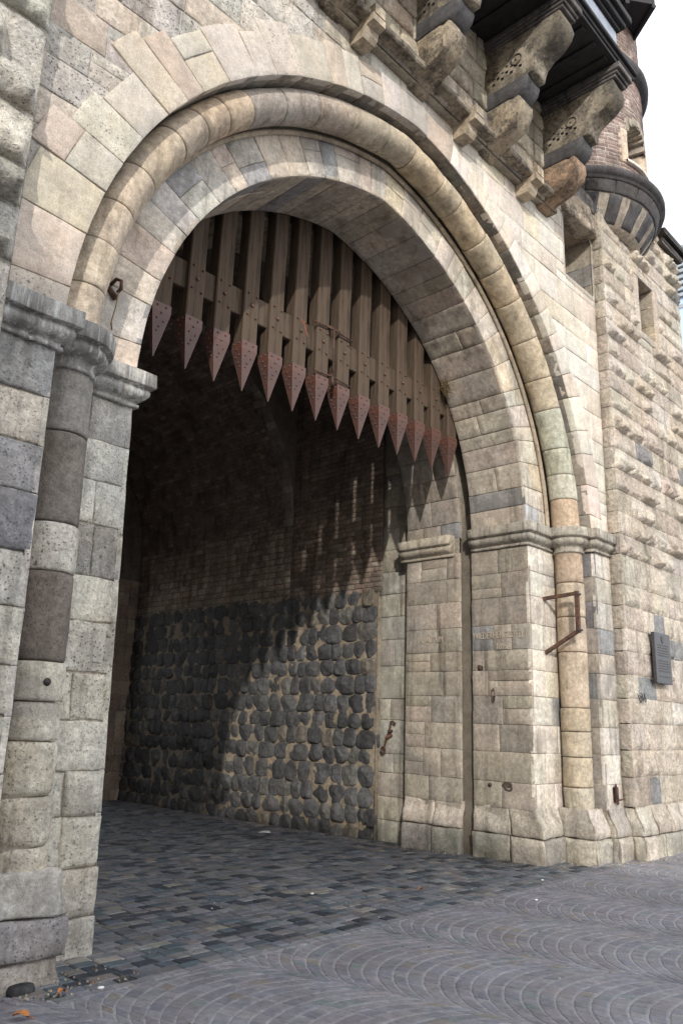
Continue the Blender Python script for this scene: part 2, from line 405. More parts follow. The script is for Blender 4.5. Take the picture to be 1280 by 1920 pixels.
def f_front(Y): return lambda u, v, w: np.stack([u+0*w, Y-w, v+0*w], -1)
def f_left(X): return lambda u, v, w: np.stack([X-w, u+0*w, v+0*w], -1)     # faces -X
def f_right(X): return lambda u, v, w: np.stack([X+w, u+0*w, v+0*w], -1)    # faces +X
def lean(v, k): return k*np.clip((4.5-np.asarray(v, float))/4.5, 0, 1.05)
def f_frontL(Y, k): return lambda u, v, w: np.stack([u+lean(v, k)+0*w, Y-w, v+0*w], -1)
def f_rightL(X, k): return lambda u, v, w: np.stack([X+lean(v, k)+w, u+0*w, v+0*w], -1)
def f_back(Y): return lambda u, v, w: np.stack([u+0*w, Y+w, v+0*w], -1)

# ------------------------------------------------------------------ gate arch geometry
XC, E = 6.96, .42
R_IN, R_FACE, R_OUT, R_ROLL = 3.87, 4.45, 4.88, 4.665
Y_IN, Y_OUT, Y_WALL, Y_UP = 6.06, 5.51, 5.33, 5.35
XL, XR = XC-3.45, XC+3.45
def zs(r): return 4.77-.15*(np.asarray(r)-3.87)/1.01
def arc(r, s):
    r = np.asarray(r, float); s = np.asarray(s, float)
    pa = np.arccos(E/r); left = s < .5
    ph = np.where(left, s, 1-s)*2*pa
    x = np.where(left, XC+E-r*np.cos(ph), XC-E+r*np.cos(ph))
    return x, zs(r)+r*np.sin(ph)
def inv(x, z):
    x = np.asarray(x, float); z = np.asarray(z, float); cx = np.where(x < XC, XC+E, XC-E); r = np.hypot(x-cx, z-4.7)
    for _ in range(4): r = np.hypot(x-cx, z-zs(r))
    return r, cx
def arc_len(r): return 2*r*math.acos(E/r)
def f_arcfront(Y):
    def f(u, v, w):
        x, z = arc(v, u); return np.stack([x+0*w, Y-w, z+0*w], -1)
    return f
def f_soffit(R):
    def f(u, v, w):
        x, z = arc(R-w, u); return np.stack([x, v+0*w, z], -1)
    return f
NICHE = (10.97, 12.0, 9.15, 10.38)
SLIT = (13.52, 14.2, 9.1, 10.25); SLIT_F = (13.3, 14.42, 8.96, 10.40)
def rect_clamp(u, v, R):
    x0, x1, z0, z1 = R
    ins = (u > x0) & (u < x1) & (v > z0) & (v < z1)
    d = np.stack([u-x0, x1-u, v-z0, z1-v], 0); k = d.argmin(0)
    u2 = np.where(ins & (k == 0), x0, np.where(ins & (k == 1), x1, u)); v2 = np.where(ins & (k == 2), z0, np.where(ins & (k == 3), z1, v))
    return u2, v2, ins
def clamp_arch(rmin, rect=None):
    def f(u, v):
        r, cx = inv(u, v); ins = (r < rmin) & (v > 4.3)
        zc = zs(rmin); a = np.arctan2(v-zc, u-cx)
        u2 = np.where(ins, cx+rmin*np.cos(a), u); v2 = np.where(ins, zc+rmin*np.sin(a), v)
        if rect is not None:
            u2, v2, i2 = rect_clamp(u2, v2, rect); ins = ins | i2
        return u2, v2, ins
    return f

gate = thing('city_gate', 'medieval stone city gate with a tall portcullis arch, carved corbels and a brick stair turret', 'city gate', (6.96, 5.5, 0))
def gpart(mb, name, m, smooth=True, parent=None, label=None):
    p = parent or gate
    o = mb.build(name, m, None, smooth)
    o.parent = p
    o.matrix_parent_inverse = Matrix.Translation(-Vector((6.96, 5.5, 0)))
    if label: o['label'] = label
    return o
def gsub(mb, name, m, par, smooth=True, label=None):
    o = mb.build(name, m, None, smooth); o.parent = par
    if label: o['label'] = label
    return o

JC = [.66, 1.02, 1.44, 1.83, 2.24, 2.62, 2.92, 3.30, 3.72, 4.10, 4.52]      # jamb courses
# ---- inner jambs (face the passage)
mb = MB()
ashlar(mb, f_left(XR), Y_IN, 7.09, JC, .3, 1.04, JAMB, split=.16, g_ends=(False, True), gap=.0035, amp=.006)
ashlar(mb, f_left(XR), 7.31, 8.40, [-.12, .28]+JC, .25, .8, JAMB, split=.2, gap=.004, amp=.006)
ashlar(mb, f_left(XR), 7.09, 7.31, [-.1, 10], 1, 20, [((.12, .10, .08), 0, 1)], lift=-.28, boss=0) if False else None
sheet(mb, f_left(XR), [Y_IN, 7.085], [-.1, 4.9], -.009)
sheet(mb, f_left(XR), [7.315, 8.40], [-.1, 4.9], -.009)
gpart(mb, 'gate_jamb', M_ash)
mb = MB()
ashlar(mb, f_rightL(XL, .14), Y_IN, 7.09, JC, .45, 1.0, LEFTJ, g_ends=(False, True), gap=.005)
ashlar(mb, f_rightL(XL, .14), 7.31, 8.40, [-.12, .28]+JC, .35, .8, LEFTJ)
sheet(mb, f_rightL(XL, .14), [Y_IN, 7.085], [-.2, 4.5, 4.9], -.013); sheet(mb, f_rightL(XL, .14), [7.315, 8.40], [-.2, 4.5, 4.9], -.013)
gpart(mb, 'gate_jamb', M_rough)

# ---- inner order front faces
mb = MB(); ashlar(mb, f_front(Y_IN), XR, 11.5, JC, .3, .7, RIGHTP, g_ends=(False, True), gap=.004, split=.05)
sheet(mb, f_front(Y_IN), [XR, 11.6], [-.1, 4.9], -.009); gpart(mb, 'inner_pier', M_ash)
LJC = [-.14, .26, .61, 1.0, 1.34, 1.73, 2.11, 2.53, 2.90, 3.35, 3.74, 4.10, 4.52]
LJS = [((.34, .315, .275), .5), ((.40, .365, .31), .5), ((.45, .42, .355), .6), ((.46, .43, .365), .6), ((.48, .45, .385), .4), ((.47, .44, .37), .7), ((.46, .435, .375), .9), ((.50, .47, .395), .3), ((.285, .268, .24), .8), ((.50, .48, .425), .5), ((.49, .47, .42), .5), ((.36, .345, .32), .5)]
mb = MB()
for k, (c, p) in enumerate(LJS):
    sp_ = rng.uniform(2.95, 3.25); ub = [2.5, sp_, XL] if k % 3 != 1 else [2.5, XL]
    for i in range(len(ub)-1):
        kk = rng.uniform(.93, 1.07); stone(mb, f_frontL(Y_IN, .14), ub[i], ub[i+1], LJC[k], LJC[k+1], col=tuple(x*kk for x in c), pit=p, gap=.005, amp=.009 if k > 3 else .02, edge=.012 if k > 3 else .028, wob=0 if k > 3 else .022, lift=0 if k > 3 else .018 if k > 1 else .035, jit=.011, depth=.08, g=(.005, 0 if i == len(ub)-2 else .005, .005, .005))
sheet(mb, f_frontL(Y_IN, .14), [2.4, XL], [-.2, 4.5, 4.9], -.016); gpart(mb, 'inner_pier', M_rough)
# ---- outer order
XO_R, XO_L, XW_R, XW_L = 11.46, 2.48, 12.02, 1.98
mb = MB()
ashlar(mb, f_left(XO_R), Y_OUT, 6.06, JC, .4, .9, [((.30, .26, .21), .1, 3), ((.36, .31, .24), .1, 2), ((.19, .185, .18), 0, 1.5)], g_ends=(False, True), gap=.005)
ashlar(mb, f_front(Y_OUT), XO_R, XW_R, JC, .6, .9, [((.46, .40, .32), .1, 4), ((.25, .245, .24), .05, 1.2), ((.52, .47, .39), .1, 2)], g_ends=(False, True), gap=.005)
sheet(mb, f_left(XO_R), [Y_OUT, 6.06], [-.1, 4.9], -.009); sheet(mb, f_front(Y_OUT), [XO_R, XW_R+.1], [-.1, 4.9], -.009)
gpart(mb, 'outer_pier', M_ash)
mb = MB()
OLC = [-.14, .25, .62, .99, 1.37, 1.75, 2.09, 2.50, 2.90, 3.34, 3.71, 4.10, 4.52]
OLS = [((.36, .33, .285), .6), ((.43, .405, .335), .7), ((.45, .43, .35), .5), ((.46, .44, .37), .6), ((.44, .415, .35), .5), ((.49, .455, .385), .5), ((.50, .47, .40), .4), ((.50, .475, .425), 1.2), ((.20, .195, .20), .5), ((.27, .262, .26), .7), ((.49, .44, .37), .5), ((.27, .265, .255), .5)]
for k, (c, p) in enumerate(OLS):
    ub = [.9, 1.55+.25*((k*7) % 3-1), XO_L]
    for i in range(2): stone(mb, f_frontL(Y_OUT, .06), ub[i], ub[i+1], OLC[k], OLC[k+1], col=c if i else pick(LEFTJ)[0], pit=p, gap=.006, amp=.011, edge=.016, jit=.010, depth=.06, g=(.006, 0, .006, .006))
ashlar(mb, f_rightL(XO_L, .06), Y_OUT, 6.06, OLC, .5, .6, LEFTJ, g_ends=(False, True))
sheet(mb, f_frontL(Y_OUT, .06), [1.1, XO_L], [-.2, 4.5, 4.9], -.02); sheet(mb, f_rightL(XO_L, .06), [Y_OUT, 6.06], [-.2, 4.5, 4.9], -.02)
gpart(mb, 'outer_pier', M_rough)

# ---- columns
def f_col(cx, cy, R):
    return lambda u, v, w: np.stack([cx+(R+w)*np.cos(u), cy+(R+w)*np.sin(u), v+0*w], -1)
def column(cx, cy, R, drums, parent_name, m, **kw):
    mb = MB()
    f0 = f_col(cx, cy, R); kl = .12 if cx < 5 else 0.
    f = lambda u, v, w: f0(u, v, w)+np.stack([lean(v, kl)+0*w, 0*w+0*v, 0*w+0*v], -1)
    for z0, z1, c, p, rough in drums:
        stone(mb, f, math.pi*.5, 2*math.pi+.45, z0, z1, su=R, col=c, pit=p, gap=.005, edge=.012+.02*rough, cell=.05, amp=.003+.012*rough, tilt=.004+.01*rough, depth=.06, jit=.003, wob=.02*rough)
    mb.lathe([(R-.045, -.1), (R-.045, 4.8)], (cx+kl*.5, cy, 0), n=24, col=(.25, .22, .18))
    return gpart(mb, parent_name, m, **kw)
CX_R, CX_L, CY = 11.255, 2.735, 5.83
colR = column(CX_R, CY, .212, [(.66, .98, (.36, .32, .25), .2, .4), (.98, 1.40, (.38, .32, .235), .15, .3), (1.40, 1.76, (.37, .315, .235), .1, .2), (1.76, 2.10, (.36, .30, .22), .1, .2),
    (2.10, 2.92, (.41, .335, .255), .05, .1), (2.92, 3.45, (.42, .34, .26), .05, .1), (3.45, 3.98, (.40, .33, .25), .05, .1), (3.98, 4.55, (.36, .28, .21), .1, .1)], 'engaged_column', M_dress, label='tan engaged column right of the arch')
colL = column(CX_L, CY, .215, [(.55, .86, (.44, .40, .33), .5, 1), (.86, 1.20, (.45, .41, .34), .5, 1), (1.20, 1.58, (.47, .43, .35), .6, .9), (1.58, 1.86, (.42, .39, .33), .3, .4), (1.86, 2.15, (.45, .42, .35), .15, .25),
    (2.15, 2.82, (.16, .135, .115), .35, .3), (2.82, 3.2, (.47, .44, .385), .9, .35), (3.2, 3.93, (.17, .15, .13), .25, .15), (3.93, 4.55, (.23, .215, .195), .1, .1)], 'engaged_column', M_rough, label='patched engaged column with dark drums left of the arch')

mb = MB()
hp = Vector((CX_L+.06, CY-.213, 2.0)); mb.tube([hp+Vector((0, .05, 0)), hp+Vector((.004, -.006, 0))], [.03, .03], 12, col=(.03, .027, .024)); gpart(mb, 'painted_hole', M_rough)  # dark plug on the drum, coloured as the shade inside a hole
for y, z, a_, b_ in ((6.72, 2.24, .035, .10), (6.94, 2.66, .045, .05), (6.50, .97, .075, .075)):  # shallow dark cups, the shade of deeper holes put into their colour
    mb = MB(); th = np.arange(14)*2*math.pi/14; rr_ = 1+.25*np.array([rng.uniform(-1, 1) for _ in th])
    V = np.concatenate([np.stack([np.full(14, XR-x_), y+a_*k_*rr_*np.cos(th), z+b_*k_*rr_*np.sin(th)], -1) for x_, k_ in ((-.03, 1.), (.009, 1.), (.004, .8), (-.001, .6))])
    mb.add(V, [(k*14+j, k*14+(j+1) % 14, (k+1)*14+(j+1) % 14, (k+1)*14+j) for k in range(3) for j in range(14)], col=(.09, .075, .06), ngons=[list(range(42, 56))])
    gpart(mb, 'painted_hole', M_rough)
# ---- imposts and capitals
PROF = [(.0, 4.49), (.035, 4.49), (.035, 4.52), (.015, 4.53), (.02, 4.55), (.06, 4.565), (.095, 4.60), (.10, 4.635), (.085, 4.67), (.085, 4.685), (.135, 4.69), (.14, 4.70), (.14, 4.83), (.13, 4.835), (-.1, 4.835)]
def sweep(mb, path, prof, nseg=.12, col=(.3, .28, .26), pit=0., dz=0., nz=.004, close=True):
    """offset profile along a plan path; outward = left-hand normal of travel"""
    P = [np.array(p, float) for p in path]; n = len(P)
    nor = []
    for i in range(n-1):
        d = (P[i+1]-P[i])/np.linalg.norm(P[i+1]-P[i]); nor.append(np.array([-d[1], d[0]]))
    rows = []
    for i in range(n):
        if i == 0: mvec = nor[0]
        elif i == n-1: mvec = nor[-1]
        else:
            mvec = nor[i-1]+nor[i]; mvec = mvec/(mvec@nor[i])
        rows.append((P[i], mvec))
    out = []
    for i in range(n-1):
        k = max(1, int(np.linalg.norm(P[i+1]-P[i])/nseg))
        for j in range(k): t = j/k; out.append((rows[i][0]*(1-t)+rows[i+1][0]*t, rows[i][1]*(1-t)+rows[i+1][1]*t))
    out.append(rows[-1])
    m = len(prof); V = []
    for p, mv in out:
        for d, z in prof: V.append((p[0]+mv[0]*d, p[1]+mv[1]*d, z+dz))
    V = np.array(V); V += np.stack([vnoise(V*8+3), vnoise(V*8+40), vnoise(V*8+80)], -1)*nz
    q = [(i*m+j, (i+1)*m+j, (i+1)*m+j+1, i*m+j+1) for i in range(len(out)-1) for j in range(m-1)]
    ng = [list(range(m)), list(range((len(out)-1)*m, len(out)*m))[::-1]] if close else None
    mb.add(V, q, col=col, pit=pit, ngons=ng)
IMPC = (.27, .255, .235)
mb = MB(); sweep(mb, [(11.4, Y_IN), (XR, Y_IN), (XR, 7.08)][::-1], [(-d, z) for d, z in PROF], col=(.33, .30, .25), pit=.2, nz=.006)
impR = gpart(mb, 'impost', M_impost_r)
mb = MB(); sweep(mb, [(2.5, Y_IN), (XL, Y_IN), (XL, 7.08)], [(-d, z) for d, z in PROF], col=(.29, .28, .26), pit=.2, nz=.012); gpart(mb, 'impost', M_impost)
mb = MB(); sweep(mb, [(XW_R-.01, Y_OUT), (XO_R, Y_OUT), (XO_R, 6.0)][::-1], [(-d, z) for d, z in PROF], col=(.33, .30, .25), pit=.2, dz=.006, nz=.008); gpart(mb, 'impost', M_impost_r)
mb = MB(); sweep(mb, [(1.1, Y_OUT), (XO_L, Y_OUT), (XO_L, 6.0)], [(-d, z) for d, z in PROF], col=(.27, .26, .245), pit=.2, dz=.006, nz=.012); gpart(mb, 'impost', M_impost)
mb = MB(); sweep(mb, [(XR, 8.52), (XR, 7.42)], [(-d, z-.02) for d, z in PROF], col=(.42, .37, .29), pit=.1, nz=.005); gpart(mb, 'impost', M_ash)
for cx, cpar, cc in ((CX_R, colR, (.33, .30, .25)), (CX_L, colL, (.24, .23, .215))):
    mb = MB(); pr = [(.20, 4.44), (.235, 4.445), (.24, 4.47), (.225, 4.49), (.225, 4.53)]+[(.215+d*1.05, z) for d, z in PROF[4:-2]]+[(.36, 4.832), (.0, 4.832)]
    mb.lathe(pr, (cx, CY, .003), n=40, col=cc, pit=.2, noise=.006); gsub(mb, 'capital', M_impost if cx < 5 else M_impost_r, cpar)

# ---- plinths : two courses of battered blocks following the plan
def f_path(path, sc=None):
    P = [np.array(p, float) for p in path]; L = [0.]
    for i in range(len(P)-1): L.append(L[-1]+np.linalg.norm(P[i+1]-P[i]))
    N = []
    for i in range(len(P)-1):
        d = (P[i+1]-P[i])/(L[i+1]-L[i]); N.append(np.array([d[1], -d[0]]))
    sc = sc or [1.]*len(N)
    MV = [N[0]]+[(N[i-1]+N[i])/(1+N[i-1]@N[i]) for i in range(1, len(P)-1)]+[N[-1]]
    MS = [N[0]*sc[0]]+[(N[i-1]*sc[i-1]+N[i]*sc[i])/(1+N[i-1]@N[i]) for i in range(1, len(P)-1)]+[N[-1]*sc[-1]]
    def f(u, v, w):
        u = np.asarray(u, float); i = np.clip(np.searchsorted(L, u, 'right')-1, 0, len(P)-2)
        La = np.array(L); t = (u-La[i])/(La[i+1]-La[i]); Pa = np.array(P); Ma = np.array(MV)
        p = Pa[i]*(1-t[..., None])+Pa[i+1]*t[..., None]; m = Ma[i]*(1-t[..., None])+Ma[i+1]*t[..., None]
        Sa = np.array(MS); ms = Sa[i]*(1-t[..., None])+Sa[i+1]*t[..., None]
        z = np.asarray(v, float)
        ow = np.interp(z, [-.15, .26, .30, .34, .42, .50, .56, .64, .70], [.215, .20, .165, .175, .165, .12, .06, .02, .004])
        return np.stack([p[..., 0]+m[..., 0]*w+ms[..., 0]*ow, p[..., 1]+m[..., 1]*w+ms[..., 1]*ow, z+0*w], -1)
    return f, L
def plinth(path, pal, m, cutl=(.45, .9), amp=.012, wob=.02, sc=None, rows=(-.14, .31, .70)):
    f, L = f_path(path, sc); mb = MB()
    for v0, v1 in zip(rows[:-1], rows[1:]):
        brk = sorted(set(L)); ub = []
        for i in range(len(L)-1):
            ub += cuts(L[i], L[i+1], *cutl)[:-1] if L[i+1]-L[i] > .5 else [L[i]]
        ub.append(L[-1])
        for i in range(len(ub)-1):
            c, p = pick(pal)
            stone(mb, f, ub[i], ub[i+1], v0, v1, col=c, pit=p, gap=.005, edge=.016, cell=.045, amp=amp, wob=wob, depth=.1, jit=.010,
                  g=(0 if ub[i] in L else .008, 0 if ub[i+1] in L else .008, .006, .006))
    return gpart(mb, 'plinth', m)
PL = [((.36, .315, .245), .35, 4), ((.30, .27, .22), .4, 3), ((.42, .37, .285), .25, 3)]
plinth([(XR, 7.09), (XR, Y_IN), (11.03, Y_IN), (11.03, 5.60), (XO_R+.02, 5.60), (XO_R+.02, Y_OUT), (XW_R, Y_OUT), (XW_R, Y_WALL), (15.66, Y_WALL)], PL, M_rough, sc=[.3, .8, .45, .85, .25, .9, .5, .85, .85], amp=.026, wob=.05, cutl=(.35, .7))
plinth([(XR, 8.40), (XR, 7.31)], PL, M_rough, sc=[.4], amp=.018, wob=.03)
PLL = [((.31, .285, .245), .6, 4), ((.36, .335, .285), .6, 3), ((.25, .235, .215), .5, 2)]
plinth([(-1.5, Y_WALL), (1.98, Y_WALL), (1.98, Y_OUT), (2.56, Y_OUT), (2.56, 5.62), (3.06, 5.62), (3.06, Y_IN)], PLL, M_rough, amp=.03, wob=.06, sc=[.7, .2, .45, .1, .4, .3], cutl=(.22, .4), rows=(-.14, .16, .42, .72))

# ---- arch rings
def voussoirs(r0, r1, lo, hi, r=rng):
    L = arc_len((r0+r1)/2); return [x/L for x in cuts(0, L, lo, hi, r)], L
AR = [((.50, .45, .39), .25, 5), ((.44, .41, .37), .2, 3), ((.52, .41, .31), .15, 2), ((.34, .33, .32), .1, 1), ((.48, .40, .30), .1, 1.5)]
ARR = [((.59, .53, .44), .1, 4), ((.56, .48, .37), .05, 3), ((.54, .445, .29), .05, 1.5), ((.42, .41, .395), .05, .6)]
mb = MB(); sb, L = voussoirs(R_IN, R_FACE, .22, .5)
ff = f_arcfront(Y_IN)
vs_in = sb
for i in range(len(sb)-1):
    right = sb[i] > .5
    rr = [R_IN, R_FACE]
    if rng.random() < .35: rr = [R_IN, rng.uniform(4.1, 4.3), R_FACE]
    for k in range(len(rr)-1):
        c, p = pick(ARR if right else AR)
        stone(mb, ff, sb[i], sb[i+1], rr[k], rr[k+1], su=L, col=c, pit=p, gap=.004, amp=.004, cell=.07, g=(.004, .004, 0 if k == 0 else .004, .004), jit=.003)
S = np.linspace(0, 1, 81)
sheet(mb, ff, S, [R_IN+.003, 5.1], -.02)
gpart(mb, 'arch_ring', M_ash)
# soffit of the inner order, both sides of the portcullis slot
SOF = [((.50, .42, .325), .05, 5), ((.45, .385, .30), .1, 4), ((.28, .265, .245), .05, .9), ((.54, .46, .36), .1, 3)]
mb = MB(); fs = f_soffit(R_IN)
Ls = arc_len(R_IN)
for i in range(len(sb)-1):
    yb = cuts(Y_IN, 7.09, .35, 1.03)
    if rng.random() < .3: yb = [Y_IN, 7.09]
    for k in range(len(yb)-1):
        c, p = pick(SOF)
        stone(mb, fs, sb[i], sb[i+1], yb[k], yb[k+1], su=Ls, col=c, pit=p, gap=.005, amp=.005, cell=.08, g=(.005, .005, 0 if k == 0 else .005, .005), jit=.003)
sheet(mb, fs, S, [Y_IN+.003, 7.085], -.02)
sheet(mb, f_arcfront(7.085), S, [R_IN+.01, 5.9], 0)
gpart(mb, 'arch_soffit', M_ash)
mb = MB(); sb2 = [x/Ls for x in cuts(0, Ls, .3, .42)]
for i in range(len(sb2)-1):
    yb = cuts(7.31, 8.40, .35, .75)
    for k in range(len(yb)-1):
        c, p = pick(JAMB); stone(mb, fs, sb2[i], sb2[i+1], yb[k], yb[k+1], su=Ls, col=c, pit=p, gap=.006, cell=.12, g=(.006, .006, 0 if k == 0 else .006, .006))
sheet(mb, fs, S, [7.315, 8.40], -.02); sheet(mb, f_arcfront(7.325), S, [R_IN+.01, 5.9], 0); sheet(mb, f_arcfront(8.40), S, [R_IN+.01, 8.5], 0, col=(.1, .08, .06))
gpart(mb, 'passage_arch', M_ash)
# roll moulding
Lr = arc_len(R_ROLL); rb = .218
def f_roll(u, v, w):
    x, z = arc(R_ROLL+(rb+w)*np.cos(v), u); return np.stack([x, CY-(rb+w)*np.sin(v), z], -1)
mb = MB(); st = [x/Lr for x in cuts(0, Lr, .4, .72)]
for i in range(len(st)-1):
    s_ = (st[i]+st[i+1])/2
    if s_ < .22: c = rng.choice([(.43, .355, .265), (.44, .37, .285), (.42, .345, .265)]); p = .1
    elif s_ < .42: c = rng.choice([(.36, .30, .245), (.42, .33, .24), (.33, .29, .25)]); p = .05
    elif s_ < .86: c = rng.choice([(.44, .375, .275), (.42, .355, .26), (.45, .365, .255), (.46, .395, .30)]); p = .05
    elif s_ < .94: c = rng.choice([(.42, .415, .33), (.44, .42, .34)]); p = 0
    else: c = (.42, .32, .23); p = .05
    stone(mb, f_roll, st[i], st[i+1], -.35, math.pi+1.3, su=Lr, sv=rb, col=c, pit=p, gap=.005, edge=.012, cell=.05, amp=.004 if s_ < .45 or s_ > .86 else .008, depth=.05, jit=.002, tilt=.004)
sheet(mb, f_roll, np.linspace(0, 1, 121), np.linspace(-.3, math.pi+1.25, 18), -.014, col=(.2, .17, .13))
gpart(mb, 'arch_roll', M_dress)
mb = MB()                                                        # slim fillet between ring and roll
def f_fil(u, v, w):
    x, z = arc(4.455+(.038+w)*np.cos(v), u); return np.stack([x, 6.035-(.038+w)*np.sin(v), z], -1)
sheet(mb, f_fil, np.linspace(0, 1, 121), np.linspace(-.2, math.pi+.2, 8), 0, col=(.34, .28, .21)); gpart(mb, 'arch_fillet', M_dress)
# outer order : soffit + radial band of voussoirs
mb = MB(); so = []; Lo = arc_len(R_OUT); so = [x/Lo for x in cuts(0, Lo, .25, .55)]
fso = f_soffit(R_OUT)
for i in range(len(so)-1):
    c, p = pick([((.33, .28, .21), .1, 4), ((.27, .24, .19), .1, 3), ((.20, .185, .165), .1, 1)])
    stone(mb, fso, so[i], so[i+1], Y_OUT, 6.06, su=Lo, col=c, pit=p, gap=.005, g=(.005, .005, 0, .01), cell=.1, jit=.003)
sheet(mb, fso, S, [Y_OUT+.003, 6.07], -.02); gpart(mb, 'outer_soffit', M_ash)
mb = MB(); fo = f_arcfront(Y_OUT)
for i in range(len(so)-1):
    s_ = (so[i]+so[i+1])/2
    left = s_ < .42
    top = R_OUT+(rng.uniform(.45, .8) if left else rng.uniform(.34, .46) if s_ > .55 else rng.uniform(.45, .6))
    rr = [R_OUT, top]
    if rng.random() < (.25 if left else .1): rr = [R_OUT, R_OUT+(top-R_OUT)*rng.uniform(.4, .65), top]
    for k in range(len(rr)-1):
        c, p = pick([((.47, .385, .285), .1, 4), ((.52, .46, .385), .9, 2), ((.46, .36, .25), .1, 2), ((.50, .455, .39), .3, 3), ((.40, .375, .34), .5, 1)] if left else RIGHTP if s_ > .55 else AR)
        stone(mb, fo, so[i], so[i+1], rr[k], rr[k+1], su=Lo, col=c, pit=p, gap=.005, amp=.006 if left else .003, cell=.08, lift=.012, depth=.1, g=(.005, .005, 0 if k == 0 else .005, .005), jit=.004)
gpart(mb, 'voussoir_band', M_pale)

# ---- spandrel wall
mb = MB()
ca = clamp_arch(5.06)
cb = cuts(4.83, 10.02, .3, .52)
ashlar(mb, f_front(Y_OUT), XW_L, 6.0, cb, .4, .95, TUFF, clamp=ca, gap=.006, amp=.007, edge=.010, split=.15, jit=.010)
gpart(mb, 'spandrel_wall', M_rough)
mb = MB()
cn = clamp_arch(5.06, NICHE)
cb = cuts(4.83, 10.02, .34, .5)
ashlar(mb, f_front(Y_OUT), 6.0, XW_R, cb, .4, .85, RIGHTP, clamp=cn, gap=.004, amp=.003, split=.06)
ashlar(mb, f_front(Y_OUT), 10.4, XW_R, [10.02, 10.38, 10.7, 11.05, 11.4], .4, .8, RIGHTP, clamp=lambda u, v: rect_clamp(u, v, NICHE), gap=.005, amp=.005)
uu = np.arange(XW_L, XW_R+.3, .1); vv2 = np.arange(4.7, 11.5, .1)
def keep(u, v):
    r, cx = inv(u, v); x0, x1, z0, z1 = NICHE
    return (r > 5.0) & ~((u > x0) & (u < x1) & (v > z0) & (v < z1))
sheet(mb, f_front(Y_OUT), uu, vv2, -.009, col=(.40, .37, .325), keep=keep)
gpart(mb, 'spandrel_wall', M_pale)
# niche reveals
mb = MB(); x0, x1, z0, z1 = NICHE
ashlar(mb, f_left(x1), Y_OUT, 6.3, [z0-.02, z0+.32, z0+.72, z1], .3, .8, JAMB, g_ends=(False, True))
mb.box((x0-.2, 6.25, z0-.2), (x1+.2, 6.35, z1+.2), col=(.05, .045, .04))
mb.box((x0-.1, Y_OUT+.03, z0-.1), (x0, 6.3, z1+.1), col=(.2, .17, .13)); mb.box((x1+.02, Y_OUT+.03, z0-.1), (x1+.1, 6.3, z1+.1), col=(.2, .17, .13))
mb.box((x0, Y_OUT+.03, z1+.002), (x1, 6.3, z1+.1), col=(.36, .30, .23)); mb.prism([(Y_OUT, z0-.02), (6.3, z0+.12), (6.3, z0-.1), (Y_OUT+.01, z0-.1)], lambda a, b: (x0, a, b), lambda a, b: (x1, a, b), col=(.42, .35, .27))
gpart(mb, 'window_niche', M_ash, smooth=False)
mb = MB()                                                        # broken lintel stone over the niche
stone(mb, f_front(Y_OUT), 10.9, 12.1, 10.36, 10.86, col=(.46, .38, .29), pit=.5, lift=.10, amp=.03, wob=.06, edge=.05, cell=.06, depth=.18, jit=.03)
stone(mb, f_front(Y_OUT), 11.2, 11.95, 10.80, 11.15, col=(.24, .225, .21), pit=.3, lift=.12, amp=.03, wob=.05, edge=.05, cell=.06, depth=.2, jit=.02)
gpart(mb, 'lintel', M_corbel)

# ---- rusticated flanks
mb = MB()
cb = cuts(4.55, 12.0, .31, .40)
clr = lambda u, v: rect_clamp(u, v, SLIT_F)
low = cuts(.70, 4.55, .34, .44)
ashlar(mb, f_front(Y_WALL), XW_R, 15.66, low, .35, .75, RUST_R, boss=.022, cell=.05, gap=.005, amp=.007, edge=.009, g_ends=(False, True))
ashlar(mb, f_front(Y_WALL), XW_R, 15.66, cb, .38, .95, RUST_R, boss=.068, cell=.034, gap=.006, amp=.006, edge=.008, g_ends=(False, True), clamp=clr, lift=.0)
for (a_, b_, c_, d_) in ((13.3, 13.52, 8.96, 9.6), (13.3, 13.52, 9.6, 10.25), (14.2, 14.42, 8.96, 9.45), (14.2, 14.42, 9.45, 10.25), (13.3, 14.42, 10.25, 10.40), (13.52, 14.2, 8.96, 9.1)):
    stone(mb, f_front(Y_WALL), a_, b_, c_, d_, col=pick(RUST_R)[0], pit=.1, lift=.012, depth=.1, gap=.003, cell=.06)
def keepr(u, v): return ~((u > SLIT[0]) & (u < SLIT[1]) & (v > SLIT[2]) & (v < SLIT[3]))
sheet(mb, f_front(Y_WALL), np.r_[np.arange(XW_R, 13.5, .25), SLIT[0], SLIT[1], np.arange(14.4, 15.7, .25)], np.r_[-.1, np.arange(4, 9, .5), SLIT[2], SLIT[3], 11.2, 12.0], -.006, col=(.50, .44, .36), keep=keepr)
ashlar(mb, f_left(XW_R), Y_WALL, Y_OUT+.02, sorted(set(low+cb)), .2, .4, [((.44, .37, .28), .1, 1), ((.38, .32, .25), .1, 1)], g_ends=(False, True), gap=.005)
sheet(mb, f_right(15.66), [Y_WALL, 10], [-.1, 11.8], 0, col=(.3, .27, .23))
gpart(mb, 'rusticated_wall', M_rock, label='bossed wall right of the arch')
mb = MB(); x0, x1, z0, z1 = SLIT
ashlar(mb, f_left(x1), Y_WALL, 5.95, [z0-.1, z0+.4, z0+.8, z1], .3, .7, JAMB, g_ends=(False, True))
mb.box((x0-.1, 5.9, z0-.2), (x1+.1, 6.0, z1+.1), col=(.05, .045, .04)); mb.box((x0-.1, Y_WALL+.03, z0-.1), (x0, 5.95, z1+.1), col=(.2, .17, .13))
mb.box((x1+.02, Y_WALL+.03, z0-.1), (x1+.1, 5.95, z1+.1), col=(.2, .17, .13))
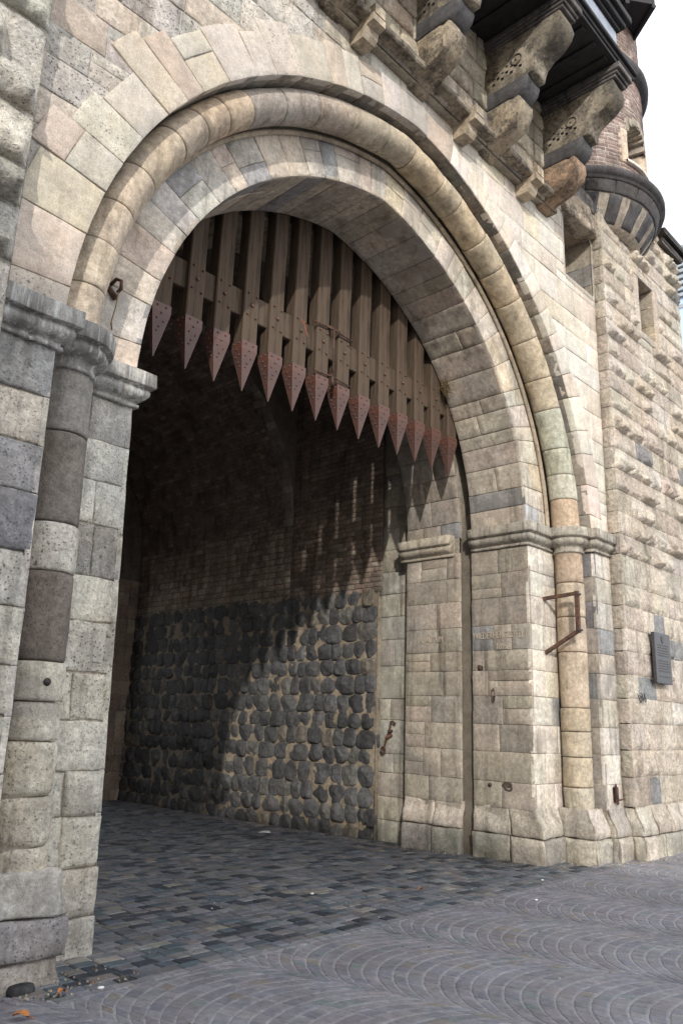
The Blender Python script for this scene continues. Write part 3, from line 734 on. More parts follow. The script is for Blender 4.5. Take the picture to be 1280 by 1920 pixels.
mb.box((x0, Y_WALL+.03, z1+.002), (x1, 5.95, z1+.1), col=(.36, .30, .23)); mb.prism([(Y_WALL, z0-.02), (5.95, z0+.06), (5.95, z0-.1), (Y_WALL+.01, z0-.1)], lambda a, b: (x0, a, b), lambda a, b: (x1, a, b), col=(.42, .35, .27))
gpart(mb, 'window_slit', M_ash, smooth=False)
mb = MB()                                                        # coping at the far end of the flank
mb.box((14.6, Y_WALL-.22, 11.72), (15.88, Y_WALL+1.2, 11.84), col=(.10, .095, .09), c=.02); mb.box((14.7, Y_WALL-.12, 11.58), (15.78, Y_WALL+1.2, 11.72), col=(.15, .14, .13), c=.02)
gpart(mb, 'coping', M_dark)
mb = MB()
cb = cuts(4.6, 10.2, .34, .48)
ashlar(mb, f_front(Y_WALL), -1.5, XW_L, cb, .4, .9, RUST_L, boss=.10, cell=.045, gap=.012, amp=.010, edge=.012, g_ends=(True, False))
sheet(mb, f_front(Y_WALL), [-1.5, XW_L], [-.1, 10.3], -.006, col=(.44, .41, .35)); sheet(mb, f_right(XW_L), [Y_WALL, Y_OUT+.02], [0, 10.3], 0, col=(.35, .33, .3))
low = cuts(.7, 4.6, .34, .48); ashlar(mb, f_front(Y_WALL), -1.5, 1.2, low, .4, .9, RUST_L, boss=.05, cell=.08, gap=.012)
gpart(mb, 'rusticated_wall', M_rock, label='pale bossed wall left of the arch')

# ---- wall above the string course
mb = MB(); cb = [10.02, 10.30, 10.62, 10.98, 11.34, 11.68, 12.05]
ashlar(mb, f_front(Y_UP), 1.98, 10.45, cb, .35, .75, [((.43, .36, .27), .5, 4), ((.36, .31, .24), .6, 3), ((.49, .42, .32), .4, 2), ((.24, .22, .20), .3, .8)], gap=.009, amp=.014, edge=.025, boss=.02, cell=.06, g_ends=(True, False))
sheet(mb, f_front(Y_UP), [1.9, 10.45], [10.0, 13], -.03); sheet(mb, f_right(10.45), [Y_UP, 6], [9.99, 13], 0, col=(.3, .26, .2))
mb.box((1.98, Y_UP+.03, 10.0), (10.44, Y_OUT+.1, 10.02), col=(.3, .26, .2))
gpart(mb, 'upper_wall', M_rough)
BX = [3.55, 5.22, 6.88, 8.56, 10.22]
for i in range(4):
    a, b = BX[i]+.17, BX[i+1]-.17
    mb = MB(); prof = [(Y_OUT+.05, 10.05), (5.20, 10.05), (5.18, 10.07), (5.18, 10.13), (5.34, 10.24), (Y_OUT+.05, 10.24)]
    n = 12; xs = np.linspace(a, b, n)
    V = np.array([(x, p[0], p[1]) for x in xs for p in prof]); m = len(prof)
    V += np.stack([0*V[:, 0], vnoise(V*6), vnoise(V*6+50)], -1)*.012
    q = [(k*m+j, (k+1)*m+j, (k+1)*m+(j+1) % m, k*m+(j+1) % m) for k in range(n-1) for j in range(m)]
    mb.add(V, q, col=(.31, .265, .205), pit=.4, ngons=[list(range(m)), list(range((n-1)*m, n*m))[::-1]])
    gpart(mb, 'string_course', M_corbel, smooth=False)
for x in (3.95, 5.72, 7.86, 9.52):
    mb = MB(); pr = [(5.5, 9.80), (5.5, 10.06), (5.13, 10.06), (5.13, 9.96), (5.24, 9.94), (5.26, 9.86), (5.30, 9.80)]
    mb.prism(pr, lambda a, b: (x-.11, a, b), lambda a, b: (x+.11, a, b), col=(.43, .36, .27), pit=.2)
    mb.prism([(5.4, 10.06), (5.4, 10.20), (5.12, 10.20), (5.12, 10.06)], lambda a, b: (x-.09, a, b), lambda a, b: (x+.09, a, b), col=(.43, .36, .27), pit=.2)
    gpart(mb, 'small_corbel', M_ash, smooth=False)

# ---- big carved corbels
def rounded(mb, prof, x0, x1, c, col, pit, nx=5):
    """prism with chamfered cheeks and noise"""
    cy = sum(p[0] for p in prof)/len(prof); cz = sum(p[1] for p in prof)/len(prof)
    def shrink(p, d):
        v = np.array([cy-p[0], cz-p[1]]); L = np.linalg.norm(v); return np.array(p)+v/L*d
    xs = [x0, x0+c]+list(np.linspace(x0+c, x1-c, nx)[1:-1])+[x1-c, x1]; m = len(prof); V = []
    for i, x in enumerate(xs):
        d = c if i in (0, len(xs)-1) else 0
        for p in prof: s_ = shrink(p, d); V.append((x, s_[0], s_[1]))
    V = np.array(V); V += np.stack([vnoise(V*7+9)*.2, vnoise(V*7), vnoise(V*7+50)], -1)*.009
    n = len(xs); q = [(k*m+j, (k+1)*m+j, (k+1)*m+(j+1) % m, k*m+(j+1) % m) for k in range(n-1) for j in range(m)]
    mb.add(V, q, col=col, pit=pit, ngons=[list(range(m)), list(range((n-1)*m, n*m))[::-1]])
    # black crust creeping over the exposed nose
    k = np.clip(sstep(4.62, 4.22, V[:, 1])*.8+sstep(.0, .35, fbm(V*5, 3))*.35, 0, 1)*(pit > .3)
    mb.C[-1][:, :3] = mb.C[-1][:, :3]*(1-k[:, None]*.62)
def dens(pts, d=.07):
    out = []
    for i in range(len(pts)):
        a = np.array(pts[i], float); b = np.array(pts[(i+1) % len(pts)], float); k = max(1, int(np.linalg.norm(b-a)/d))
        out += [tuple(a+(b-a)*j/k) for j in range(k)]
    return out
LOW = dens([(5.53, 9.99), (5.53, 10.60), (4.82, 10.60), (4.78, 10.54), (4.78, 10.40), (4.84, 10.27), (4.95, 10.17), (5.12, 10.10), (5.30, 10.05), (5.42, 9.99), (5.50, 9.94)])
SLAB = dens([(5.5, 10.602), (5.5, 10.86), (4.66, 10.86), (4.66, 10.80), (4.70, 10.70), (4.78, 10.62), (4.90, 10.57), (4.95, 10.602)])
UPP = dens([(5.4, 10.862), (5.4, 11.62), (4.12, 11.62), (4.10, 11.52), (4.08, 11.42), (4.12, 11.30), (4.24, 11.20), (4.40, 11.12), (4.50, 11.04), (4.54, 10.95), (4.56, 10.862)])
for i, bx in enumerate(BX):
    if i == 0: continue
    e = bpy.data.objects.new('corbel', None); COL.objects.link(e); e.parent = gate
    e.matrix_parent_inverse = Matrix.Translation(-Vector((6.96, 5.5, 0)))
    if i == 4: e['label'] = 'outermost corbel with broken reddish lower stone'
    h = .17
    mb = MB(); rounded(mb, LOW, bx-h, bx+h, .009, (.40, .335, .25) if i < 4 else (.36, .25, .17), .9); gsub(mb, 'lower_bracket', M_corbel, e)
    mb = MB(); rounded(mb, SLAB, bx-h-.015, bx+h+.015, .012, (.085, .083, .085), .1); gsub(mb, 'slab', M_dark, e)
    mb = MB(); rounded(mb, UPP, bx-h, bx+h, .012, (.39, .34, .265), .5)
    # carved rosette on both cheeks; dark boxes paint in the tracery's shaded, dirty recesses
    for sgn in (-1, 1):
        xx = bx+sgn*(h+.002)
        cy_, cz_ = 4.83, 11.22
        pts = [(xx, cy_+.085*math.cos(t), cz_+.085*math.sin(t)) for t in np.linspace(0, 2*math.pi, 19)]
        mb.tube(pts, .014, 6, col=(.16, .14, .11))
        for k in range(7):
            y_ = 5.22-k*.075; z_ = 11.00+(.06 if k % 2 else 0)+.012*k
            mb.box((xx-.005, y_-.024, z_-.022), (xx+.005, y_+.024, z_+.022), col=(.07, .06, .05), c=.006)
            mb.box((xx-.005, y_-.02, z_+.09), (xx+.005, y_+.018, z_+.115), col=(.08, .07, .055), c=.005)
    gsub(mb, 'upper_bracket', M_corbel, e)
    mb = MB()
    for k, (y0, z0, z1, ov) in enumerate([(4.06, 11.62, 11.67, .02), (4.02, 11.67, 11.72, .04), (3.97, 11.72, 11.83, .065)]):
        mb.box((bx-h-ov, y0, z0+.001*k), (bx+h+ov, 5.35, z1), col=(.14, .13, .125), c=.01)
    gsub(mb, 'cap_moulding', M_corbel, e, smooth=False)

# ---- machicolation gallery above the corbels
mb = MB(); mb.box((2.0, 4.02, 11.84), (10.58, 5.4, 11.94), col=(.03, .03, .03))
for x in np.arange(2.2, 10.5, .36): mb.box((x, 4.1, 11.80), (x+.1, 5.4, 11.839), col=(.03, .03, .03))
gal = gpart(mb, 'gallery', M_blk, smooth=False)
mb = MB()
for y0, z0, z1 in ((3.99, 11.90, 11.96), (3.94, 11.96, 12.03), (3.99, 12.03, 12.08)): mb.box((2, y0, z0), (10.62, 4.2, z1+.001), col=(.05, .05, .05), c=.012)
gsub(mb, 'sill_moulding', M_blk, gal, smooth=False)
mb = MB(); mb.box((2, 4.08, 12.08), (10.22, 5.4, 12.62), col=(.3, .33, .39)); gsub(mb, 'parapet_panel', M_lead, gal, smooth=False)
mb = MB()
for y0, z0, z1 in ((4.02, 12.62, 12.68), (3.95, 12.68, 12.78), (3.88, 12.78, 12.90)): mb.box((2, y0, z0), (10.26+(4.02-y0), 5.4, z1+.001), col=(.05, .05, .05), c=.012)
gsub(mb, 'cornice', M_blk, gal, smooth=False)
mb = MB(); mb.box((1.98, 5.42, 12.0), (10.5, 17, 15), col=(.3, .25, .2)); gpart(mb, 'upper_storey', M_core, smooth=False)

# ---- stair turret
TC = (13.0, 6.5)
def f_tur(R): return lambda u, v, w: np.stack([TC[0]+(R+w)*np.cos(u), TC[1]+(R+w)*np.sin(u), v+0*w], -1)
mb = MB(); RW = 1.6
a0, a1 = RAD(-178), RAD(-20)
wa0, wa1 = RAD(-105.5), RAD(-74); wz0, wzs = 12.05, 12.55
def wtop(u): return wzs+.52*np.sqrt(np.clip(1-((u-(wa0+wa1)/2)/((wa1-wa0)/2))**2, 0, 1))
n = 0; z = 11.66; row = 0
BRT = [((.22, .145, .125), .2, 4), ((.25, .17, .145), .2, 3), ((.19, .13, .115), .2, 3), ((.28, .22, .19), .3, 1.5)]
while z < 17:
    hh = .082; off = (row % 2)*.065
    for k in range(int((a1-a0)*RW/.25)+1):
        u0 = a0+(k*.25+off)/RW; u1 = u0+.25/RW; um = (u0+u1)/2
        if wa0-.09 < um < wa1+.06 and wz0 < z < wtop(um)+.10: continue
        c, p = pick(BRT); stone(mb, f_tur(RW), u0, u1, z, z+hh, su=RW, col=c, pit=p, gap=.007, edge=.004, cell=.3, amp=.002, depth=.02, jit=0)
    z += hh; row += 1
def keept(u, v): return ~((u > wa0) & (u < wa1) & (v > wz0) & (v < wtop(u)))
sheet(mb, f_tur(RW), np.linspace(RAD(-200), RAD(20), 221), np.linspace(11.5, 17, 111), -.006, col=(.42, .36, .31), keep=keept)
tur = gpart(mb, 'stair_turret', M_brick)
mb = MB()
for (u0, u1, sgn) in ((wa0-.1, wa0, -1), (wa1, wa1+.08, 1)):
    stone(mb, f_tur(RW), u0, u1, wz0-.02, wzs+.22, su=RW, col=(.52, .43, .34), pit=.1, lift=.012, depth=.3, cell=.08, gap=.0)
for k in range(9):
    t0, t1 = k/9, (k+1)/9; u0 = wa0+(wa1-wa0)*t0; u1 = wa0+(wa1-wa0)*t1; um = (u0+u1)/2
    zt = max(float(wtop(um)), wzs+.2)
    stone(mb, f_tur(RW), u0, u1, zt, zt+.16, su=RW, col=pick(PALEBRK)[0], pit=.1, lift=.01, depth=.3, cell=.08, gap=.004)
mb.lathe([(1.25, 11.7), (1.25, 13.4)], (*TC, 0), n=40, col=(.05, .04, .035))
gsub(mb, 'window_surround', M_ash, tur)
mb = MB(); mb.lathe([(1.6, wz0-.03), (1.66, wz0-.03), (1.66, wz0+.03), (1.3, wz0+.06)], (*TC, 0), wa0-.05, wa1+.05, 12, col=(.55, .5, .45)); gsub(mb, 'window_sill', M_dress, tur)
mb = MB()
cr = lambda z: np.interp(z, [10.75, 10.9, 11.1, 11.3, 11.42], [1.36, 1.46, 1.60, 1.70, 1.75])
ft = lambda u, v, w: np.stack([TC[0]+(cr(v)+w)*np.cos(u), TC[1]+(cr(v)+w)*np.sin(u), v+0*w], -1)
u = RAD(-175); k = 0
while u < RAD(-10):
    d = RAD(rng.uniform(9, 13)) if k % 2 == 0 else RAD(rng.uniform(6, 8))
    dark = k % 2 == 0
    stone(mb, ft, u, u+d, 10.76, 11.20, su=1.6, col=(.085, .083, .085) if dark else (.29, .265, .225), pit=.15, gap=.012, edge=.03, cell=.05, amp=.012, depth=.1, lift=.03 if dark else .0)
    u += d; k += 1
u = RAD(-175)
while u < RAD(-10):
    d = RAD(rng.uniform(13, 22)); stone(mb, ft, u, u+d, 11.20, 11.42, su=1.7, col=(.085, .08, .08), pit=.15, gap=.008, edge=.012, cell=.06, amp=.006, depth=.1, lift=.03); u += d
mb.lathe([(1.2, 10.70), (1.35, 10.74), (1.46, 10.9), (1.6, 11.1), (1.70, 11.3), (1.74, 11.42)], (*TC, 0), n=64, col=(.38, .33, .27))
gsub(mb, 'corbel_ring', M_ash, tur)
mb = MB(); mb.lathe([(1.7, 11.40), (1.79, 11.40), (1.79, 11.44), (1.82, 11.46), (1.86, 11.48), (1.88, 11.53), (1.88, 11.58), (1.80, 11.60), (1.80, 11.64), (1.74, 11.66), (1.70, 11.72), (1.58, 11.78)], (*TC, 0), n=72, col=(.075, .07, .072), pit=.1, noise=.006); gsub(mb, 'cornice', M_dark, tur)
mb = MB(); mb.lathe([(1.58, 14.15), (1.68, 14.18), (1.74, 14.26), (1.75, 14.36), (1.70, 14.42), (1.68, 14.5), (1.58, 14.55)], (*TC, 0), n=72, col=(.06, .057, .06), noise=.006); gsub(mb, 'string_moulding', M_dark, tur)
mb = MB()
A_ = np.array([13.194, 4.913]); B_ = np.array([12.719, 4.301]); T_ = np.array([-.79, .61])
base = [A_-T_*.02, B_-T_*.02, B_+T_*1.7, A_+T_*1.7]
v = [(x, y, 15.4) for x, y in base]+[(x, y, 17.5) for x, y in base]
mb.add(v, [(i, (i+1) % 4, 4+(i+1) % 4, 4+i) for i in range(4)], col=(.03, .03, .03), ngons=[[3, 2, 1, 0], [4, 5, 6, 7]])
for t_ in (.0, .55, 1.1, 1.6):
    p0 = A_+T_*t_; p1 = B_+T_*t_; mb.tube([(p0[0], p0[1], 15.36), (p1[0], p1[1], 15.36)], .05, 6)
gsub(mb, 'timber_bay', M_blk, tur, smooth=False)

# ---- passage behind the portcullis
XP_R, XP_L, Y_END = 10.5, 3.42, 17.0
mb = MB(); ashlar(mb, f_left(10.62), 8.40, 9.14, [-.14]+[.25, .62, 1.0, 1.3, 1.85, 2.2, 2.75, 3.2, 3.6, 4.0, 4.4, 4.8, 5.2, 5.6, 6.0, 6.4], .3, .72, [((.40, .35, .26), .1, 4), ((.34, .31, .255), .1, 3), ((.43, .385, .30), .1, 2)], split=.05, gap=.006)
sheet(mb, f_left(10.62), [8.38, 9.3], [-.2, 10], -.014); sheet(mb, f_back(8.40), [XR, 10.7], [-.2, 5], 0); gpart(mb, 'door_rebate', M_ash)
# rubble wall of basalt columns laid end-on
mb = MB()
fb = f_left(10.56)
MRT = (.27, .22, .16)
ua = np.arange(9.16, Y_END+.08, .09); va = np.arange(-.2, 4.10, .09)
ug, vg = np.meshgrid(ua, va, indexing='ij'); P0 = np.stack([ug, vg, 0*ug], -1)
wv = -.004+.04*fbm(P0*3.2, 4)+.015*fbm(P0*14, 2)
P = fb(ug, vg, wv); I = np.arange(ug.size).reshape(ug.shape)
mb.add(P.reshape(-1, 3), np.stack([I[:-1, :-1], I[1:, :-1], I[1:, 1:], I[:-1, 1:]], -1).reshape(-1, 4), col=MRT, pit=.3)
mb.box((10.55, 9.155, -.2), (10.9, 9.175, 4.08), col=(.2, .17, .13))
gpart(mb, 'mortar_bed', M_rough)
mb = MB(); z = -.20
while z < 3.92:
    hh = rng.uniform(.28, .36); y = 9.18+rng.uniform(-.05, .12)
    while y < Y_END:
        wd = rng.uniform(.24, .40) if rng.random() < .85 else rng.uniform(.40, .54)
        if rng.random() < .2: wd = rng.uniform(.2, .3)
        cyy, czz = y+wd/2, z+hh/2+rng.uniform(-.018, .018)
        a_, b_ = wd*.5*rng.uniform(1.04, 1.12), hh*.5*rng.uniform(1.0, 1.12)
        ns, nr = 28, 8; off = np.array([rng.uniform(-40, 40) for _ in range(3)])
        th = np.arange(ns)*2*math.pi/ns; ca_, sa_ = np.cos(th), np.sin(th)
        nk = rng.choice([3, 4, 5]); rad = 1.02*(np.abs(ca_)**5+np.abs(sa_)**5)**-.2; ph0 = rng.uniform(0, 6.28)
        for k in range(nk):
            ph = ph0+2*math.pi*(k+rng.uniform(-.25, .25))/nk; dd = rng.uniform(.94, 1.2); cc = np.cos(th-ph)
            rad = np.where(cc > .2, np.minimum(rad, dd/np.maximum(cc, .2)), rad)
        rad = rad*(1+.06*vnoise(np.stack([ca_*2.5, sa_*2.5, 0*ca_], -1)+off))
        prot = rng.uniform(.035, .075)
        pl = [(rng.uniform(-.6, .6), rng.uniform(-.6, .6), prot*rng.uniform(.7, 1.1)) for _ in range(6)]
        V = []
        for k in range(nr+1):
            tt = (1-k/nr)**.75 if k < nr else 0.
            yy = cyy+a_*rad*ca_*tt; zz = czz+b_*rad*sa_*tt
            h0 = prot*(1-tt**5)
            for (ga, gb, gc) in pl: h0 = np.minimum(h0, gc+ga*.5*(yy-cyy)+gb*.5*(zz-czz))
            Pn = np.stack([yy*8, zz*8, 0*yy], -1)
            h0 = h0+(1-tt**6)*(.026*fbm(Pn+off, 3)+.010*np.abs(fbm(Pn*2.3+off, 2)))
            if k == 0: h0 = h0*0-.05
            V.append(np.stack([10.56-h0, yy, zz], -1))
        q = [(k*ns+j, k*ns+(j+1) % ns, (k+1)*ns+(j+1) % ns, (k+1)*ns+j) for k in range(nr) for j in range(ns)]
        g_ = rng.uniform(.045, .095); c = (g_*1.02, g_, g_)
        t_ = rng.random()
        if t_ < .05: c = (.15, .13, .105)
        elif t_ < .14: c = (.12, .115, .105)
        mb.add(np.concatenate(V), q, col=c, pit=.15)
        y += wd*rng.uniform(.97, 1.06)
    z += hh*rng.uniform(.96, 1.0)
gpart(mb, 'basalt_rubble', M_basalt)
# small block masonry above and brick vault
mb = MB(); cb = cuts(4.06, 5.62, .115, .15)
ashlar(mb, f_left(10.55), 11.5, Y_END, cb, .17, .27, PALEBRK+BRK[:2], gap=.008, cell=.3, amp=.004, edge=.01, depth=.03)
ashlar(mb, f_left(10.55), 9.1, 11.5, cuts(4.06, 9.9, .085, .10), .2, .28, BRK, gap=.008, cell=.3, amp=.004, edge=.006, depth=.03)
sheet(mb, f_left(10.55), [9.1, Y_END], [4.0, 10], -.012, col=(.16, .13, .10))
gpart(mb, 'passage_wall', M_brick)
mb = MB(); RV, ZV = 3.57, 5.62
def f_vault(u, v, w): return np.stack([XC+(RV-w)*np.cos(u), v+0*w, ZV+(RV-w)*np.sin(u)], -1)
nrow = int(RV*math.pi*.72/.085)
for k in range(nrow):
    u0 = k*.085/RV; y = 11.5+.3+(k % 2)*.12
    # stone edge arch
    if k % 2 == 0:
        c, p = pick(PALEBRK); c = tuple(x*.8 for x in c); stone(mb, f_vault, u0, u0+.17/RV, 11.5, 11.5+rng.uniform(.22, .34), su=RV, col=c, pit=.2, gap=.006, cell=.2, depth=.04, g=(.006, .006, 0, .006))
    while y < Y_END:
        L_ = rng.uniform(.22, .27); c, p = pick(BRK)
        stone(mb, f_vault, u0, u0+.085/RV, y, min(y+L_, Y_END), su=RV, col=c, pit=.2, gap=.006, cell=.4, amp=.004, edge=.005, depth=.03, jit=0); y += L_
sheet(mb, f_vault, np.linspace(0, math.pi, 61), [11.51, Y_END], -.012, col=(.15, .125, .10))
gpart(mb, 'passage_vault', M_brick)
mb = MB()                                                        # wall over the low vault, ceiling, far wall
t = np.linspace(0, math.pi, 41)
V = [(XC+(RV+.02)*math.cos(a), 11.51, ZV+(RV+.02)*math.sin(a)) for a in t]+[(XC+5*math.cos(a), 11.51, min(ZV+5*math.sin(a)*1.2, 10.3)) for a in t]
mb.add(V, [(i, i+1, 42+i, 41+i) for i in range(40)], col=(.10, .08, .065))
mb.box((2.9, 5.6, 10.05), (11.0, 17.6, 10.4), col=(.08, .07, .06))
gpart(mb, 'ceiling', M_core, smooth=False)
mb = MB()
ashlar(mb, f_right(XP_L), 8.4, Y_END, cuts(-.2, 5.62, .3, .4), .3, .6, PALEBRK, cell=.3, gap=.01)
sheet(mb, f_right(XP_L), [8.4, Y_END], [-.2, 10.2], -.02); gpart(mb, 'passage_wall', M_rough)
mb = MB()
ashlar(mb, f_front(Y_END), 9.75, 10.6, cuts(-.2, 5, .3, .45), .3, .6, BRK, cell=.2, g_ends=(False, True)); ashlar(mb, f_left(9.75), Y_END, 18.3, cuts(-.2, 5, .3, .45), .4, .7, JAMB, cell=.2, g_ends=(False, True))
mb.box((9.78, Y_END+.04, -.2), (12, 18.3, 5), col=(.2, .17, .14)); mb.box((2, Y_END+.04, -.2), (4.2, 18.3, 5), col=(.2, .17, .14))
mb.box((2, Y_END+.04, 5.0), (12, 18.3, 12), col=(.12, .10, .08)); mb.box((4.2, 18.1, -.2), (9.75, 18.2, 2.6), col=(.05, .04, .03))
gpart(mb, 'rear_arch', M_ash, smooth=False)
# solid masonry bodies behind the faced walls
mb = MB()
mb.box((10.78, 6.42, -.2), (15.62, 17.2, 11.5)); mb.box((11.5, 6.1, -.2), (15.62, 6.5, 9.0)); mb.box((-1.5, 6.2, -.2), (3.3, 17.2, 11.5)); mb.box((12.1, 5.97, -.2), (15.62, 6.5, 11.5))
mb.box((10.70, 7.0, 4.9), (10.775, 7.4, 10)); mb.box((10.50, 7.05, -.2), (10.775, 7.35, 4.9), col=(.3, .25, .19))
mb.box((1.9, 7.0, 9.6), (12.0, 7.08, 12)); mb.box((2.6, 5.6, 9.7), (10.9, 6.9, 11.9))
gpart(mb, 'rubble_core', M_core, smooth=False)

# ---- inscriptions
def text_mesh(txt, size, xs, X, yc, z, name, thick=.004):
    cu = bpy.data.curves.new(name, 'FONT'); cu.body = txt; cu.size = size; cu.align_x = 'CENTER'; cu.extrude = thick
    o = bpy.data.objects.new(name, cu); COL.objects.link(o)
    dg = bpy.context.evaluated_depsgraph_get(); me = bpy.data.meshes.new_from_object(o.evaluated_get(dg)); bpy.data.objects.remove(o)
    Mx = Matrix(((0, 0, -1, X), (-xs, 0, 0, yc), (0, 1, 0, z), (0, 0, 0, 1)))
    me.transform(Mx); me.materials.clear(); me.materials.append(M_letter)
    ob = bpy.data.objects.new(name, me); COL.objects.link(ob); ob.parent = gate
    ob.matrix_parent_inverse = Matrix.Translation(-Vector((6.96, 5.5, 0))); return ob
text_mesh('WIEDERHERGESTELLT', .145, .68, XR-.006, 6.58, 3.10, 'inscription')
text_mesh('1895', .13, .75, XR-.006, 6.55, 2.935, 'inscription')
text_mesh('ERBAUT UM', .135, .7, XR-.006, 7.90, 3.09, 'inscription')
# added rusty stubs standing in for small dark holes in the jamb
for y, z in ((6.80, .97), (6.95, 2.66)):
    mb = MB(); mb.tube([(XR+.03, y, z), (XR-.012, y, z-.004)], [.035, .03], 9, col=(.06, .04, .03)); gpart(mb, 'dark_hole_stub', M_rust)

# ------------------------------------------------------------------ portcullis
pc = thing('portcullis', 'raised timber portcullis of square bars tipped with riveted brown iron spikes, hanging in the arch', 'portcullis', (6.96, 7.2, 5.7))
def pobj(mb, name, m, parent, smooth=False):
    o = mb.build(name, m, None, smooth); o.parent = parent; return o
HW, HD = .117, .095
RIV = [(-.6, .59), (.55, .59), (0, .51), (-.55, .44), (.55, .42), (0, .35), (-.35, .30)]
def half(z): return (HW+.005)*min(1, z/.52), (HD+.005)*min(1, z/.52)
def make_bar():
    mb = MB()                                                   # origin at the tip
    c = .014
    pr = [(-HW+c, -HD), (HW-c, -HD), (HW, -HD+c), (HW, HD-c), (HW-c, HD), (-HW+c, HD), (-HW, HD-c), (-HW, -HD+c)]
    zz = [.57]+list(np.linspace(.75, 4.1, 14)); V = []
    for z in zz:
        for x, y in pr: V.append((x, y, z))
    V = np.array(V); V[:, :2] += np.stack([vnoise(V*np.array([3, 3, 1.2])+5), vnoise(V*np.array([3, 3, 1.2])+60)], -1)*.008
    m = 8; q = [(k*m+j, k*m+(j+1) % m, (k+1)*m+(j+1) % m, (k+1)*m+j) for k in range(len(zz)-1) for j in range(m)]
    mb.add(V, q, ngons=[list(range(m))[::-1]])
    bar = mb.build('bar', M_wood, None, False)
    # spike shoe : straight collar then pyramid
    mb = MB(); e = .005
    rings = [(.63, HW+e, HD+e), (.52, HW+e, HD+e), (.0, .004, .004)]
    V = [(sx*a, sy*b, z) for z, a, b in rings for sx, sy in ((-1, -1), (1, -1), (1, 1), (-1, 1))]
    q = [(k*4+j, k*4+(j+1) % 4, (k+1)*4+(j+1) % 4, (k+1)*4+j) for k in range(2) for j in range(4)]
    mb.add(V, q)
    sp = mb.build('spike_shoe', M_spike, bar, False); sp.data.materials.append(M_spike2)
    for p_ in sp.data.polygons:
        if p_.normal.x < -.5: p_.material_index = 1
    for fx, z in RIV:
        a, b = half(z); mb = MB(); p = (fx*a*.8, -b, z)
        mb.tube([p, (p[0], p[1]-.008, p[2]), (p[0], p[1]-.014, p[2])], [.014, .012, .005], 6); mb.build('rivet', M_bolt, bar, True)
    for x, z, r_ in ((0, 1.14, .026), (-.065, 1.30, .014), (.07, 1.28, .014), (-.07, 1.0, .014), (.068, .98, .014)):
        mb = MB(); mb.tube([(x, -HD+.002, z), (x, -HD-.014, z), (x, -HD-.022, z)], [r_, r_*.9, r_*.45], 8); mb.build('bolt', M_bolt, bar, True)
    return bar
bar0 = make_bar(); bars = []
for i in range(14):
    if i == 0: b = bar0
    else:
        b = bar0.copy(); COL.objects.link(b)
        for ch in bar0.children:
            c = ch.copy(); COL.objects.link(c); c.parent = b
    bars.append(b)
for i, b in enumerate(bars):
    b.parent = pc; b.location = (4.358+.4283*i+rng.uniform(-.012, .012)-6.96, rng.uniform(-.006, .006), rng.uniform(-.012, .012))
    b.rotation_euler = (0, 0, rng.uniform(-.02, .02))
mb = MB()                                                        # rivets on the side faces of every shoe
for b in bars:
    for fx, z in RIV:
        a, h_ = half(z)
        for sg in (-1, 1):
            p = (b.location.x+sg*a, b.location.y+fx*h_*.8, b.location.z+z)
            mb.tube([p, (p[0]+sg*.008, p[1], p[2]), (p[0]+sg*.014, p[1], p[2])], [.014, .012, .005], 6)
o = pobj(mb, 'side_rivets', M_bolt, pc, True); o['kind'] = 'stuff'
mb = MB(); mb.box((-3.6, -.035, .98), (3.65, .06, 1.34), c=.01); pobj(mb, 'crossbeam', M_wood, pc)
mb = MB()
X0 = 6.861-6.96
mb.tube([(X0-.16, -.125, 1.375), (X0+.2, -.13, 1.39), (X0+.62, -.125, 1.36)], .012, 6); mb.tube([(X0+.22, -.135, 1.39), (X0+.225, -.14, .68)], .013, 6)
mb.tube([(X0-.12, -.125, .66), (X0+.22, -.135, .675), (X0+.6, -.125, .65)], .012, 6); mb.tube([(X0+.225, -.13, .72), (X0+.225, -.13, .55)], .022, 6); mb.tube([(X0+.12, -.125, 1.40), (X0+.34, -.125, 1.40)], .02, 6)
pobj(mb, 'iron_tie', M_rust, pc, True)
for ch in bar0.children: pass

# ------------------------------------------------------------------ iron fittings
def fitting(mb, name, m, label, cat, loc, smooth=True):
    o = mb.build(name, m, None, smooth, loc=loc); return tag(o, label, cat)
mb = MB()
A = (10.832, 6.06, 3.715); T1 = (10.86, 5.52, 3.76); T2 = (10.86, 5.52, 3.20); B = (10.84, 6.06, 2.895)
def bar_sq(mb, p, q_, t=.025):
    p, q_ = Vector(p), Vector(q_); d = (q_-p).normalized(); a = d.cross(Vector((1, 0, 0))).normalized(); b = Vector((1, 0, 0))
    v = [tuple(o+a*sa*t+b*sb*t) for o in (p, q_) for sa, sb in ((-1, -1), (1, -1), (1, 1), (-1, 1))]
    mb.add(v, [(0, 1, 5, 4), (1, 2, 6, 5), (2, 3, 7, 6), (3, 0, 4, 7), (3, 2, 1, 0), (4, 5, 6, 7)])
bar_sq(mb, A, T1); bar_sq(mb, (T1[0], T1[1], T1[2]+.03), (T2[0], T2[1], T2[2]-.03), .028); bar_sq(mb, B, T2)
br = fitting(mb, 'iron_bracket', M_rust, 'rusty square-bar bracket bolted to the right pier beside the tan column', 'bracket', A, False)
for z in (3.74, 3.21):
    mb = MB(); mb.tube([(0.0, -.02-.54, z-3.715), (0.05, -.05-.54, z-3.715)], .018, 8); mb.build('bolt', M_iron, br, True)
